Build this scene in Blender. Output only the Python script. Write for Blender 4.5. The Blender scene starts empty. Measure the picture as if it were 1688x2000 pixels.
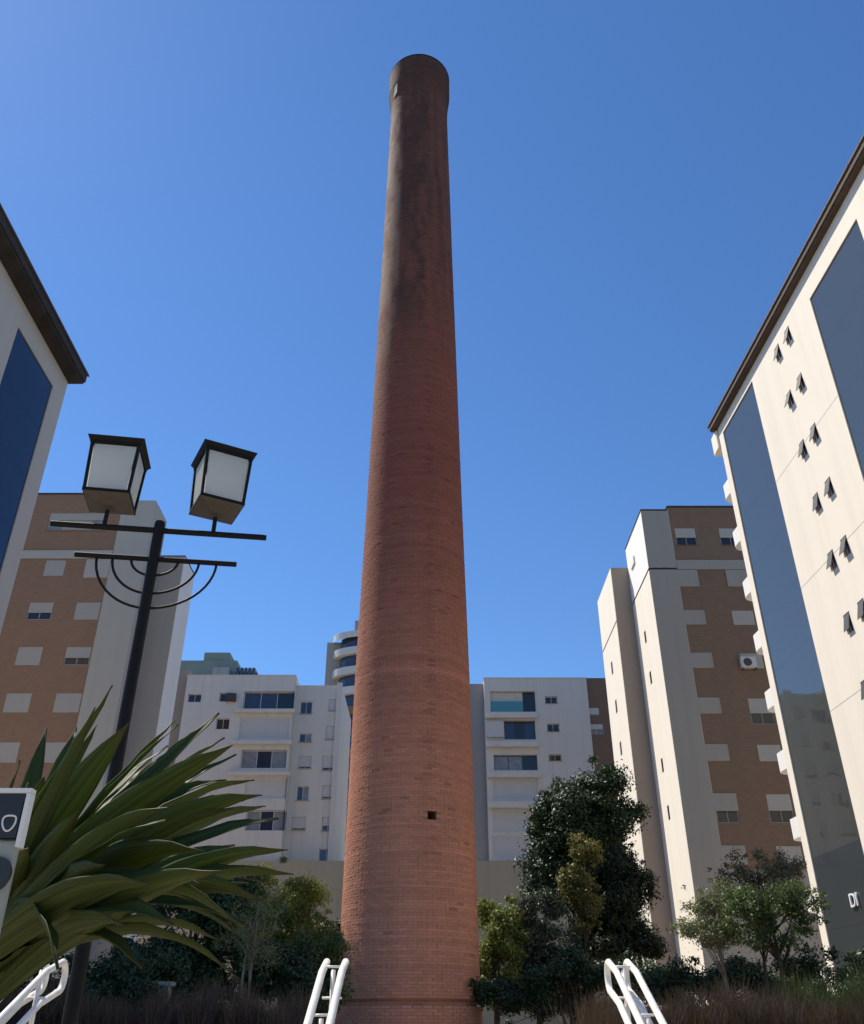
import bpy, math, random
import numpy as np
from mathutils import Vector, Matrix
R = math.radians
random.seed(11)
rng = np.random.default_rng(11)
scene = bpy.context.scene
col = scene.collection

# ------------------------------------------------------------------ camera
EYE = 1.6
PITCH = R(30.8)
FPX = 1728.0
cd = bpy.data.cameras.new('Camera')
cam = bpy.data.objects.new('Camera', cd)
col.objects.link(cam)
cd.sensor_fit = 'VERTICAL'
cd.sensor_height = 24.0
cd.lens = 24.0 * FPX / 2000.0
cd.clip_start = 0.05
cd.clip_end = 6000
cam.location = (0, 0, EYE)
cam.rotation_euler = (R(90) + PITCH, 0, 0)
scene.camera = cam

# ------------------------------------------------------------------ light
SUN_EL = R(55)
SUN_AZ = (-0.82, 0.57)
world = bpy.data.worlds.new('World')
scene.world = world
world.use_nodes = True
wn = world.node_tree
wn.nodes.clear()
wo = wn.nodes.new('ShaderNodeOutputWorld')
wb = wn.nodes.new('ShaderNodeBackground')
ws = wn.nodes.new('ShaderNodeTexSky')
ws.sky_type = 'NISHITA'
ws.sun_disc = False
ws.sun_elevation = SUN_EL
ws.sun_rotation = math.atan2(SUN_AZ[0], SUN_AZ[1])
ws.air_density = 1.0
ws.dust_density = 0.1
ws.ozone_density = 4.0
ws.altitude = 700
wb.inputs['Strength'].default_value = 0.12
hs = wn.nodes.new('ShaderNodeHueSaturation')
hs.inputs['Saturation'].default_value = 1.17
hs.inputs['Hue'].default_value = 0.503
wn.links.new(ws.outputs[0], hs.inputs['Color'])
wn.links.new(hs.outputs[0], wb.inputs[0])
wn.links.new(wb.outputs[0], wo.inputs[0])
sl = bpy.data.lights.new('Sun', 'SUN')
sl.energy = 4.7
sl.angle = R(0.53)
sl.color = (1.0, 0.925, 0.80)
sun = bpy.data.objects.new('Sun', sl)
col.objects.link(sun)
k = math.hypot(*SUN_AZ)
sv = Vector((SUN_AZ[0] / k * math.cos(SUN_EL), SUN_AZ[1] / k * math.cos(SUN_EL), math.sin(SUN_EL)))
sun.rotation_euler = sv.to_track_quat('Z', 'Y').to_euler()
scene.view_settings.view_transform = 'Standard'
scene.view_settings.look = 'None'
scene.view_settings.gamma = 1.0
scene.view_settings.exposure = 0.5
scene.view_settings.use_curve_mapping = False
scene.render.resolution_x = 864
scene.render.resolution_y = 1024

# ------------------------------------------------------------------ helpers
SP, CP = math.sin(PITCH), math.cos(PITCH)


def at(px, py, Y):
    """point at depth Y seen at a spot of the photograph (used once to survey the place)"""
    x = (px - 844) / FPX
    u = (1000 - py) / FPX
    d = CP - SP * u
    return Vector((x / d * Y, Y, (SP + CP * u) / d * Y + EYE))


def rect(x0, y0, x1, y1, Y):
    a, b = at(x0, (y0 + y1) / 2, Y), at(x1, (y0 + y1) / 2, Y)
    return a.x, b.x, at(x0, y1, Y).z, at(x0, y0, Y).z


ORG = {}


class MB:
    def __init__(self):
        self.v, self.f, self.uv = [], [], {}

    def quad(self, a, b, c, d):
        n = len(self.v)
        self.v += [tuple(a), tuple(b), tuple(c), tuple(d)]
        self.f.append((n, n + 1, n + 2, n + 3))

    def hexa(self, p):
        n = len(self.v)
        self.v += [tuple(q) for q in p]
        for q in ((0, 3, 2, 1), (4, 5, 6, 7), (0, 1, 5, 4), (1, 2, 6, 5), (2, 3, 7, 6), (3, 0, 4, 7)):
            self.f.append(tuple(n + i for i in q))

    def box(self, x0, x1, y0, y1, z0, z1):
        self.hexa([(x0, y0, z0), (x1, y0, z0), (x1, y1, z0), (x0, y1, z0),
                   (x0, y0, z1), (x1, y0, z1), (x1, y1, z1), (x0, y1, z1)])
        return self

    def tube(self, pts, rad, sides=8, cap=True):
        pts = [Vector(p) for p in pts]
        m = len(pts)
        if not hasattr(rad, '__len__'):
            rad = [rad] * m
        n0 = len(self.v)
        ref = None
        for i, p in enumerate(pts):
            t = (pts[min(i + 1, m - 1)] - pts[max(i - 1, 0)]).normalized()
            if ref is None:
                ref = t.orthogonal().normalized()
            ref = (ref - t * ref.dot(t)).normalized()
            b = t.cross(ref)
            for s in range(sides):
                a = 2 * math.pi * s / sides
                self.v.append(tuple(p + (ref * math.cos(a) + b * math.sin(a)) * rad[i]))
        for i in range(m - 1):
            for s in range(sides):
                s2 = (s + 1) % sides
                self.f.append((n0 + i * sides + s, n0 + i * sides + s2,
                               n0 + (i + 1) * sides + s2, n0 + (i + 1) * sides + s))
        if cap:
            self.f.append(tuple(n0 + s for s in reversed(range(sides))))
            self.f.append(tuple(n0 + (m - 1) * sides + s for s in range(sides)))
        return self

    def lathe(self, prof, cx, cy, segs=32, a0=0.0, a1=2 * math.pi):
        n0 = len(self.v)
        full = abs(a1 - a0 - 2 * math.pi) < 1e-6
        cols = segs if full else segs + 1
        for r, z in prof:
            for s in range(cols):
                a = a0 + (a1 - a0) * s / segs
                self.v.append((cx + r * math.cos(a), cy + r * math.sin(a), z))
        for i in range(len(prof) - 1):
            for s in range(segs):
                s2 = (s + 1) % cols
                self.f.append((n0 + i * cols + s, n0 + i * cols + s2, n0 + (i + 1) * cols + s2, n0 + (i + 1) * cols + s))
        return self

    def build(self, name, mat, parent=None, smooth=False, bevel=0.0):
        o_ = ORG.get(parent.name, Vector((0, 0, 0))) if parent else Vector((0, 0, 0))
        me = bpy.data.meshes.new(name)
        me.from_pydata([(x - o_.x, y - o_.y, z - o_.z) for x, y, z in self.v], [], self.f)
        me.validate()
        ob = bpy.data.objects.new(name, me)
        col.objects.link(ob)
        if mat:
            me.materials.append(mat)
        if smooth:
            me.polygons.foreach_set('use_smooth', [True] * len(me.polygons))
        if bevel:
            b = ob.modifiers.new('bevel', 'BEVEL')
            b.width = bevel
            b.segments = 2
            b.limit_method = 'ANGLE'
        if parent:
            ob.parent = parent
        ORG[ob.name] = o_
        return ob


def tag(o, label, cat=None, group=None, kind=None):
    if label:
        o['label'] = label
    if cat:
        o['category'] = cat
    if group:
        o['group'] = group
    if kind:
        o['kind'] = kind
    return o


def thing(name, loc, label, cat, group=None):
    o = bpy.data.objects.new(name, None)
    o.empty_display_size = 0.3
    col.objects.link(o)
    o.location = loc
    ORG[o.name] = Vector(loc)
    return tag(o, label, cat, group)


# ------------------------------------------------------------------ materials
def newmat(name):
    m = bpy.data.materials.new(name)
    m.use_nodes = True
    nt = m.node_tree
    return m, nt, nt.nodes['Principled BSDF']


def node(nt, typ, **kw):
    n = nt.nodes.new(typ)
    for a, b in kw.items():
        setattr(n, a, b)
    return n


def mixc(nt, fac, a, b, blend='MIX'):
    n = node(nt, 'ShaderNodeMix', data_type='RGBA', blend_type=blend)
    for s, v in ((0, fac), (6, a), (7, b)):
        if hasattr(v, 'links'):
            nt.links.new(v, n.inputs[s])
        elif s == 0:
            n.inputs[0].default_value = v
        else:
            n.inputs[s].default_value = (*v, 1) if len(v) == 3 else v
    return n.outputs[2]


def ramp(nt, src, p0, p1):
    n = node(nt, 'ShaderNodeMapRange')
    nt.links.new(src, n.inputs[0])
    n.inputs[1].default_value, n.inputs[2].default_value = p0, p1
    return n.outputs[0]


def worldpos(nt, scale):
    g = node(nt, 'ShaderNodeNewGeometry')
    m = node(nt, 'ShaderNodeMapping')
    m.inputs['Scale'].default_value = scale
    nt.links.new(g.outputs['Position'], m.inputs[0])
    return m.outputs[0]


def noise(nt, scale, detail=4, vec=None, rough=0.55):
    n = node(nt, 'ShaderNodeTexNoise')
    n.inputs['Scale'].default_value = scale
    n.inputs['Detail'].default_value = detail
    n.inputs['Roughness'].default_value = rough
    if vec is not None:
        nt.links.new(vec, n.inputs['Vector'])
    return n.outputs[0]


def bump(nt, bs, h, strength, dist):
    b = node(nt, 'ShaderNodeBump')
    b.inputs['Strength'].default_value = strength
    b.inputs['Distance'].default_value = dist
    nt.links.new(h, b.inputs['Height'])
    nt.links.new(b.outputs[0], bs.inputs['Normal'])


def plaster(name, c, stain=0.3, rough=0.85, dirt=None, lines=None, line_amt=0.12):
    """painted render: mottling, rain streaks, fine grain; lines = height of tile courses"""
    m, nt, bs = newmat(name)
    v1 = worldpos(nt, (1, 1, 1))
    vs = worldpos(nt, (1.6, 1.6, 0.07))
    n1 = ramp(nt, noise(nt, 0.35, 5, v1), 0.35, 0.7)
    n2 = ramp(nt, noise(nt, 1.0, 4, vs), 0.48, 0.78)
    d = dirt or tuple(x * 0.62 for x in c)
    base = mixc(nt, 0.0, c, c)
    a = node(nt, 'ShaderNodeMath', operation='MULTIPLY')
    nt.links.new(n2, a.inputs[0])
    a.inputs[1].default_value = stain
    c1 = mixc(nt, a.outputs[0], base, d)
    b = node(nt, 'ShaderNodeMath', operation='MULTIPLY')
    nt.links.new(n1, b.inputs[0])
    b.inputs[1].default_value = stain * 0.5
    c2 = mixc(nt, b.outputs[0], c1, tuple(x * 0.8 for x in c))
    if lines:
        w = node(nt, 'ShaderNodeTexBrick')
        g = worldpos(nt, (1, 1, 1))
        sx = node(nt, 'ShaderNodeSeparateXYZ')
        nt.links.new(g, sx.inputs[0])
        cb = node(nt, 'ShaderNodeCombineXYZ')
        ad = node(nt, 'ShaderNodeMath', operation='ADD')
        nt.links.new(sx.outputs[0], ad.inputs[0])
        nt.links.new(sx.outputs[1], ad.inputs[1])
        nt.links.new(ad.outputs[0], cb.inputs[0])
        nt.links.new(sx.outputs[2], cb.inputs[1])
        nt.links.new(cb.outputs[0], w.inputs['Vector'])
        w.inputs['Scale'].default_value = 1.0
        w.inputs['Brick Width'].default_value = lines * 3
        w.inputs['Row Height'].default_value = lines
        w.inputs['Mortar Size'].default_value = lines * 0.06
        w.inputs['Color1'].default_value = (1, 1, 1, 1)
        w.inputs['Color2'].default_value = (1 - line_amt, 1 - line_amt, 1 - line_amt, 1)
        w.inputs['Mortar'].default_value = (1 - line_amt * 2.2,) * 3 + (1,)
        c2 = mixc(nt, 1.0, c2, w.outputs[0], 'MULTIPLY')
    nt.links.new(c2, bs.inputs['Base Color'])
    bs.inputs['Roughness'].default_value = rough
    bs.inputs['Specular IOR Level'].default_value = 0.25
    bump(nt, bs, noise(nt, 9.0, 6, v1, 0.7), 0.25, 0.02)
    return m


def simple(name, c, rough=0.5, metal=0.0, spec=0.5, var=0.15, scale=6.0, bmp=0.1):
    m, nt, bs = newmat(name)
    v = worldpos(nt, (1, 1, 1))
    f = ramp(nt, noise(nt, scale, 5, v), 0.3, 0.75)
    nt.links.new(mixc(nt, f, c, tuple(x * (1 - var) for x in c)), bs.inputs['Base Color'])
    bs.inputs['Roughness'].default_value = rough
    bs.inputs['Metallic'].default_value = metal
    bs.inputs['Specular IOR Level'].default_value = spec
    if bmp:
        bump(nt, bs, noise(nt, scale * 6, 4, v), bmp, 0.004)
    return m


def glass(name, c, rough=0.04, spec=0.8, metal=0.0, wob=0.0, coat=0.0):
    m, nt, bs = newmat(name)
    bs.inputs['Base Color'].default_value = (*c, 1)
    bs.inputs['Roughness'].default_value = rough
    bs.inputs['Metallic'].default_value = metal
    bs.inputs['Specular IOR Level'].default_value = spec
    if wob:
        v = worldpos(nt, (0.5, 0.5, 0.35))
        bump(nt, bs, noise(nt, 1.0, 2, v), wob, 0.05)
    return m


def leafmat(name, c1, c2, trans=0.3, rough=0.5, spec=0.35):
    m, nt, bs = newmat(name)
    g = node(nt, 'ShaderNodeNewGeometry')
    v = worldpos(nt, (1, 1, 1))
    big = ramp(nt, noise(nt, 1.3, 3, v), 0.35, 0.65)
    mx = node(nt, 'ShaderNodeMath', operation='MULTIPLY_ADD')
    nt.links.new(g.outputs['Random Per Island'], mx.inputs[0])
    mx.inputs[1].default_value = 0.6
    h = node(nt, 'ShaderNodeMath', operation='MULTIPLY')
    nt.links.new(big, h.inputs[0])
    h.inputs[1].default_value = 0.4
    nt.links.new(h.outputs[0], mx.inputs[2])
    cc = mixc(nt, mx.outputs[0], c1, c2)
    nt.links.new(cc, bs.inputs['Base Color'])
    bs.inputs['Roughness'].default_value = rough
    bs.inputs['Specular IOR Level'].default_value = spec
    tr = node(nt, 'ShaderNodeBsdfTranslucent')
    nt.links.new(mixc(nt, 1.0, cc, (1.15, 1.2, 0.6), 'MULTIPLY'), tr.inputs[0])
    ms = node(nt, 'ShaderNodeMixShader')
    ms.inputs[0].default_value = trans
    nt.links.new(bs.outputs[0], ms.inputs[1])
    nt.links.new(tr.outputs[0], ms.inputs[2])
    nt.links.new(ms.outputs[0], nt.nodes['Material Output'].inputs[0])
    return m


def strapmat(name, c1, c2):
    m, nt, bs = newmat(name)
    uv = node(nt, 'ShaderNodeUVMap')
    mp = node(nt, 'ShaderNodeMapping')
    mp.inputs['Scale'].default_value = (26, 1.3, 1)
    nt.links.new(uv.outputs[0], mp.inputs[0])
    oi = node(nt, 'ShaderNodeObjectInfo')
    n1 = node(nt, 'ShaderNodeTexNoise', noise_dimensions='4D')
    n1.inputs['Scale'].default_value = 1.0
    n1.inputs['Detail'].default_value = 5
    nt.links.new(mp.outputs[0], n1.inputs['Vector'])
    mu = node(nt, 'ShaderNodeMath', operation='MULTIPLY')
    nt.links.new(oi.outputs['Random'], mu.inputs[0])
    mu.inputs[1].default_value = 40
    nt.links.new(mu.outputs[0], n1.inputs['W'])
    f = ramp(nt, n1.outputs[0], 0.3, 0.72)
    cc = mixc(nt, f, c1, c2)
    # dry, paler ends
    su = node(nt, 'ShaderNodeSeparateXYZ')
    nt.links.new(uv.outputs[0], su.inputs[0])
    tipf = node(nt, 'ShaderNodeMath', operation='MULTIPLY')
    nt.links.new(ramp(nt, su.outputs[1], 0.86, 1.02), tipf.inputs[0])
    tipf.inputs[1].default_value = 0.9
    cc = mixc(nt, tipf.outputs[0], cc, (0.10, 0.085, 0.035))
    nt.links.new(cc, bs.inputs['Base Color'])
    bs.inputs['Roughness'].default_value = 0.55
    bs.inputs['Specular IOR Level'].default_value = 0.25
    bump(nt, bs, n1.outputs[0], 0.35, 0.004)
    tr = node(nt, 'ShaderNodeBsdfTranslucent')
    nt.links.new(mixc(nt, 1.0, cc, (1.3, 1.35, 0.55), 'MULTIPLY'), tr.inputs[0])
    ms = node(nt, 'ShaderNodeMixShader')
    ms.inputs[0].default_value = 0.42
    nt.links.new(bs.outputs[0], ms.inputs[1])
    nt.links.new(tr.outputs[0], ms.inputs[2])
    nt.links.new(ms.outputs[0], nt.nodes['Material Output'].inputs[0])
    return m


def attrmat(name, rough=0.9):
    m, nt, bs = newmat(name)
    a = node(nt, 'ShaderNodeAttribute', attribute_name='bc')
    v = worldpos(nt, (1, 1, 1))
    f = ramp(nt, noise(nt, 18, 5, v), 0.3, 0.75)
    big = ramp(nt, noise(nt, 0.9, 5, worldpos(nt, (1, 1, 0.35))), 0.35, 0.72)
    c1 = mixc(nt, f, a.outputs[0], (0.62, 0.60, 0.58), 'MULTIPLY')
    fm = node(nt, 'ShaderNodeMath', operation='MULTIPLY')
    nt.links.new(f, fm.inputs[0])
    fm.inputs[1].default_value = 0.45
    c1 = mixc(nt, fm.outputs[0], a.outputs[0], c1)
    bm = node(nt, 'ShaderNodeMath', operation='MULTIPLY')
    nt.links.new(big, bm.inputs[0])
    bm.inputs[1].default_value = 0.22
    c2 = mixc(nt, bm.outputs[0], c1, (0.10, 0.065, 0.05))
    nt.links.new(c2, bs.inputs['Base Color'])
    bs.inputs['Roughness'].default_value = rough
    bs.inputs['Specular IOR Level'].default_value = 0.2
    bump(nt, bs, noise(nt, 40, 5, v, 0.7), 0.4, 0.006)
    return m


M = {}
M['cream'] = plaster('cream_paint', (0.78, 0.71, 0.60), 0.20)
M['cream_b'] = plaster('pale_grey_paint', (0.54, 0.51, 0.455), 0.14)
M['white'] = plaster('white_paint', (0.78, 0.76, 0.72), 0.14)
M['offwhite'] = plaster('offwhite_shaded', (0.32, 0.30, 0.265), 0.22)  # off-white darkened to carry the shade on the brown tower's front
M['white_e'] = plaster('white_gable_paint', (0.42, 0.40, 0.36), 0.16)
M['backwhite'] = plaster('back_white_paint', (0.62, 0.585, 0.525), 0.34)
M['backcream'] = plaster('podium_paint', (0.38, 0.335, 0.25), 0.30)
M['brown_c'] = plaster('brown_tile_dark', (0.215, 0.145, 0.10), 0.18, lines=0.10)
M['brown_e'] = plaster('brown_tile', (0.30, 0.185, 0.120), 0.18, lines=0.10)
M['taupe'] = plaster('taupe_paint', (0.31, 0.255, 0.21), 0.15)
M['taupe_e'] = plaster('taupe_light', (0.40, 0.365, 0.32), 0.15)
M['shutter'] = plaster('shutter_white', (0.40, 0.38, 0.345), 0.12, lines=0.055, line_amt=0.05)
M['shutter_b'] = plaster('shutter_back', (0.55, 0.54, 0.52), 0.15, lines=0.06, line_amt=0.06)
M['greenroof'] = plaster('green_grey_paint', (0.20, 0.26, 0.24), 0.3)
M['farwhite'] = plaster('far_tower_paint', (0.55, 0.54, 0.52), 0.2)
M['fargrey'] = plaster('far_tower_grey', (0.30, 0.29, 0.28), 0.2)
M['farbrown'] = plaster('far_tower_brown', (0.22, 0.13, 0.08), 0.2)
M['eave'] = plaster('eave_brown', (0.125, 0.090, 0.070), 0.5, lines=0.22, line_amt=0.2)
M['eave_d'] = plaster('eave_dark', (0.060, 0.055, 0.052), 0.5, lines=0.22, line_amt=0.2)
M['roof_tile'] = simple('roof_tile', (0.12, 0.085, 0.065), 0.85, var=0.4)
M['glass_blue'] = glass('blue_facade_glass', (0.175, 0.182, 0.165), 0.03, 0.5, 0.72, 0.16)
M['glass_navy'] = glass('navy_facade_glass', (0.035, 0.05, 0.085), 0.05, 0.35, 0.6, 0.05)
M['glass_dark'] = glass('window_glass', (0.02, 0.022, 0.028), 0.05, 0.6, 0.0, 0.03)
M['glass_win'] = glass('window_glass_back', (0.035, 0.045, 0.075), 0.06, 0.7, 0.1, 0.03)
M['glass_teal'] = glass('teal_balustrade', (0.08, 0.26, 0.28), 0.08, 0.6)
M['curtain'] = simple('curtain_behind_glass', (0.26, 0.28, 0.30), 0.25, var=0.3, scale=2)
M['ground_glass'] = glass('shopfront_glass', (0.055, 0.065, 0.07), 0.07, 0.6, 0.3, 0.08)
M['frame_w'] = simple('white_frame', (0.62, 0.62, 0.62), 0.5)
M['frame_d'] = simple('dark_frame', (0.05, 0.045, 0.04), 0.5)
M['black'] = simple('black_iron', (0.010, 0.009, 0.009), 0.6, 0.0, 0.18, 0.3, 20, 0.15)
M['lamp_base'] = simple('lamp_base', (0.07, 0.06, 0.05), 0.6, var=0.3, scale=20)
M['rail'] = simple('white_rail_paint', (0.84, 0.80, 0.72), 0.38, 0.0, 0.5, 0.22, 14, 0.08)
M['ac'] = simple('ac_casing', (0.55, 0.55, 0.53), 0.5)
M['mortar'] = simple('mortar', (0.30, 0.14, 0.092), 0.95, var=0.4, scale=3, spec=0.2)
M['brick'] = attrmat('weathered_brick')
M['soot'] = simple('soot_dark', (0.015, 0.012, 0.010), 0.95, spec=0.1)
M['patch'] = simple('patch_pale', (0.55, 0.53, 0.48), 0.9, var=0.3)
M['bark'] = simple('bark', (0.085, 0.065, 0.045), 0.9, var=0.5, scale=12, bmp=0.6, spec=0.2)
M['bark_pale'] = simple('pale_bark', (0.24, 0.21, 0.16), 0.85, var=0.4, scale=12, bmp=0.5, spec=0.2)
M['leaf_dark'] = leafmat('leaf_dark', (0.012, 0.026, 0.010), (0.038, 0.070, 0.022), 0.16)
M['leaf_mid'] = leafmat('leaf_mid', (0.035, 0.060, 0.018), (0.10, 0.135, 0.045), 0.3)
M['leaf_lime'] = leafmat('leaf_lime', (0.09, 0.12, 0.025), (0.19, 0.22, 0.055), 0.35)
M['leaf_olive'] = leafmat('leaf_olive', (0.085, 0.085, 0.02), (0.19, 0.17, 0.05), 0.3)
M['leaf_grey'] = leafmat('leaf_greygreen', (0.03, 0.042, 0.028), (0.085, 0.10, 0.068), 0.22)
M['leaf_brown'] = leafmat('leaf_brown', (0.07, 0.06, 0.035), (0.13, 0.12, 0.07), 0.25)
M['leaf_pale'] = leafmat('leaf_pale', (0.10, 0.115, 0.05), (0.21, 0.21, 0.11), 0.3)
M['palm'] = leafmat('palm_leaflet', (0.012, 0.020, 0.010), (0.035, 0.055, 0.02), 0.15)
M['grass_red'] = leafmat('grass_red', (0.045, 0.026, 0.018), (0.105, 0.065, 0.042), 0.2)
M['grass_green'] = leafmat('grass_green', (0.03, 0.045, 0.014), (0.09, 0.11, 0.035), 0.3)
M['strap'] = strapmat('strap_leaf', (0.032, 0.052, 0.012), (0.135, 0.170, 0.045))
M['paving'] = plaster('paving', (0.52, 0.43, 0.33), 0.4, lines=0.4)
M['soil'] = simple('soil', (0.10, 0.065, 0.045), 0.95, var=0.5, scale=2)
M['concrete'] = plaster('concrete', (0.36, 0.34, 0.31), 0.5)
M['asphalt'] = simple('far_ground', (0.14, 0.13, 0.11), 0.95, var=0.4, scale=0.2)
M['sign_black'] = simple('sign_black', (0.012, 0.012, 0.012), 0.3)
M['sign_white'] = simple('sign_white', (0.72, 0.71, 0.68), 0.5)
M['sign_grey'] = simple('sign_grey', (0.30, 0.31, 0.27), 0.55, var=0.3)
M['letter'] = simple('letter_white', (0.80, 0.80, 0.80), 0.5)


def frosted():
    m, nt, bs = newmat('frosted_pane')
    bs.inputs['Base Color'].default_value = (0.62, 0.66, 0.65, 1)
    bs.inputs['Roughness'].default_value = 0.35
    tr = node(nt, 'ShaderNodeBsdfTranslucent')
    tr.inputs[0].default_value = (0.90, 0.92, 0.92, 1)
    ms = node(nt, 'ShaderNodeMixShader')
    ms.inputs[0].default_value = 0.62
    nt.links.new(bs.outputs[0], ms.inputs[1])
    nt.links.new(tr.outputs[0], ms.inputs[2])
    nt.links.new(ms.outputs[0], nt.nodes['Material Output'].inputs[0])
    return m


M['frosted'] = frosted()

# ------------------------------------------------------------------ ground, terrace, stairs
TZ = 1.3
g = MB()
g.quad((-2500, -2500, 0), (2500, -2500, 0), (2500, 2500, 0), (-2500, 2500, 0))
tag(g.build('ground', M['asphalt']), 'far dark ground', None, None, 'structure')
g = MB()
g.quad((-40, -30, .004), (40, -30, .004), (40, 8.78, .004), (-40, 8.78, .004))
tag(g.build('plaza', M['paving']), 'lower plaza paving', None, None, 'structure')
g = MB()
g.box(-60, 60, 8.8, 150, -0.5, TZ)
tag(g.build('terrace', M['paving']), 'upper terrace paving', None, None, 'structure')
SX0, SX1 = -3.62, 1.9
st = MB()
st.box(SX0 - .25, SX0, 6.1, 8.79, -0.1, TZ + .05)
st.box(SX1, SX1 + .25, 6.1, 8.79, -0.1, TZ + .05)
stairs = st.build('stairs', M['concrete'])
tag(stairs, 'concrete stairs up to the terrace', None, None, 'structure')
for i in range(8):
    s_ = MB()
    s_.box(SX0 + .003, SX1 - .003, 6.2 + .325 * i, 6.519 + .325 * i, 0.0, .1625 * (i + 1) - .003 * (i == 7))
    s_.build('step', M['concrete'], stairs, bevel=0.008)
for (x0, x1, y0, y1, nm) in ((-16, -3.9, 8.85, 30, 'l'), (2.2, 14.2, 8.85, 36, 'r'), (-12, 12, 29, 70, 'b')):
    g = MB()
    z = TZ + (.02 if nm != 'b' else .012)
    g.box(x0, x1, y0, y1, TZ - .2, z + .1)
    tag(g.build('planting_bed', M['soil']), 'dark soil bed', None, None, 'structure')


# ------------------------------------------------------------------ building tools
class Face:
    def __init__(self, P):
        self.P = P


def front(y):
    return Face(lambda a, z, d: (a, y - d, z))


def left(x):
    return Face(lambda a, z, d: (x - d, a, z))


def right(x):
    return Face(lambda a, z, d: (x + d, a, z))


def fbox(mb, F, a0, a1, z0, z1, d0, d1):
    P = F.P
    mb.hexa([P(a0, z0, d0), P(a1, z0, d0), P(a1, z0, d1), P(a0, z0, d1),
             P(a0, z1, d0), P(a1, z1, d0), P(a1, z1, d1), P(a0, z1, d1)])


def facade(mb, F, a0, a1, z0, z1, holes, depth):
    P = F.P
    holes = [(max(a0, h[0]), min(a1, h[1]), max(z0, h[2]), min(z1, h[3])) for h in holes]
    us = sorted({a0, a1, *[h[0] for h in holes], *[h[1] for h in holes]})
    zs = sorted({z0, z1, *[h[2] for h in holes], *[h[3] for h in holes]})
    for i in range(len(us) - 1):
        for j in range(len(zs) - 1):
            cu, cz = (us[i] + us[i + 1]) / 2, (zs[j] + zs[j + 1]) / 2
            if any(h[0] < cu < h[1] and h[2] < cz < h[3] for h in holes):
                continue
            mb.quad(P(us[i], zs[j], 0), P(us[i + 1], zs[j], 0), P(us[i + 1], zs[j + 1], 0), P(us[i], zs[j + 1], 0))
    for h in holes:
        b, c, d, e = h
        mb.quad(P(b, d, 0), P(b, d, -depth), P(b, e, -depth), P(b, e, 0))
        mb.quad(P(c, d, 0), P(c, e, 0), P(c, e, -depth), P(c, d, -depth))
        mb.quad(P(b, d, 0), P(c, d, 0), P(c, d, -depth), P(b, d, -depth))
        mb.quad(P(b, e, 0), P(b, e, -depth), P(c, e, -depth), P(c, e, 0))
        mb.quad(P(b, d, -depth), P(c, d, -depth), P(c, e, -depth), P(b, e, -depth))


def block(parent, name, mat, x0, x1, y0, y1, z0, z1, fh=(), lh=(), rh=(), depth=0.22):
    mb = MB()
    facade(mb, front(y0), x0, x1, z0, z1, fh, depth)
    facade(mb, left(x0), y0, y1, z0, z1, lh, depth)
    facade(mb, right(x1), y0, y1, z0, z1, rh, depth)
    mb.quad((x0, y0, z1), (x1, y0, z1), (x1, y1, z1), (x0, y1, z1))
    mb.quad((x0, y1, z0), (x1, y1, z0), (x1, y1, z1), (x0, y1, z1))
    return mb.build(name, mat, parent)


def window(parent, F, h, n=2, pane='glass_dark', frame='frame_w', shut=0.0, shut_mat='shutter', rec=0.12, fw=0.05, name='window'):
    """a window set in an opening: frame (part), panes and a roller shutter (sub-parts)"""
    a0, a1, z0, z1 = h
    e = 0.004
    a0, a1, z0, z1 = a0 + e, a1 - e, z0 + e, z1 - e
    mb = MB()
    fbox(mb, F, a0, a0 + fw, z0, z1, -rec - .05, -rec)
    fbox(mb, F, a1 - fw, a1, z0, z1, -rec - .05, -rec)
    fbox(mb, F, a0 + fw, a1 - fw, z0, z0 + fw, -rec - .05, -rec)
    fbox(mb, F, a0 + fw, a1 - fw, z1 - fw, z1, -rec - .05, -rec)
    w = (a1 - a0 - 2 * fw) / n
    for i in range(1, n):
        x = a0 + fw + w * i
        fbox(mb, F, x - fw * .4, x + fw * .4, z0 + fw, z1 - fw, -rec - .045, -rec - .004)
    fo = mb.build(name, M[frame], parent)
    for i in range(n):
        x0 = a0 + fw + w * i + (fw * .4 if i else 0)
        x1 = a0 + fw + w * (i + 1) - (fw * .4 if i < n - 1 else 0)
        p = MB()
        fbox(p, F, x0, x1, z0 + fw, z1 - fw, -rec - .035, -rec - .02)
        pm = pane if isinstance(pane, str) else pane[i % len(pane)]
        p.build('pane', M[pm], fo)
    if shut > 0:
        s = MB()
        zz = z1 - (z1 - z0) * shut
        fbox(s, F, a0 + .01, a1 - .01, zz, z1 - .002, -rec + .004, -rec + .05)
        s.build('shutter', M[shut_mat], fo)
    return fo


def sill(parent, F, h, mat, out=0.06, t=0.05):
    s = MB()
    fbox(s, F, h[0] - .06, h[1] + .06, h[2] - t, h[2] - .003, .001, out)
    return s.build('sill', M[mat], parent)


# ------------------------------------------------------------------ tower right near (A)
AX, AY = 15.12, 38.0
ud = Vector((0.05, -1)).normalized()
nd = Vector((-1, -0.05)).normalized()
FA = Face(lambda a, z, d: (AX + ud.x * a + nd.x * d, AY + ud.y * a + nd.y * d, z))
A = thing('apartment_tower', (21, 26, TZ), 'cream tower with two tall blue glass strips and brown eave at right edge', 'building', 'towers around the courtyard')
AH = 29.35
strips = [(0.55, 4.75, TZ + 1.2, 28.75), (11.0, 15.2, TZ + 1.2, 28.0), (19.5, 23.5, TZ + 1.2, 28.0)]
wins = []
for kx in range(9):
    zc = 28.05 - 2.62 * kx
    wins += [(7.36, 7.84, zc - .42, zc + .36), (8.50, 8.98, zc - .42, zc + .36)]
mb = MB()
facade(mb, FA, 0, 27, TZ, AH, strips + wins, 0.16)
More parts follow.
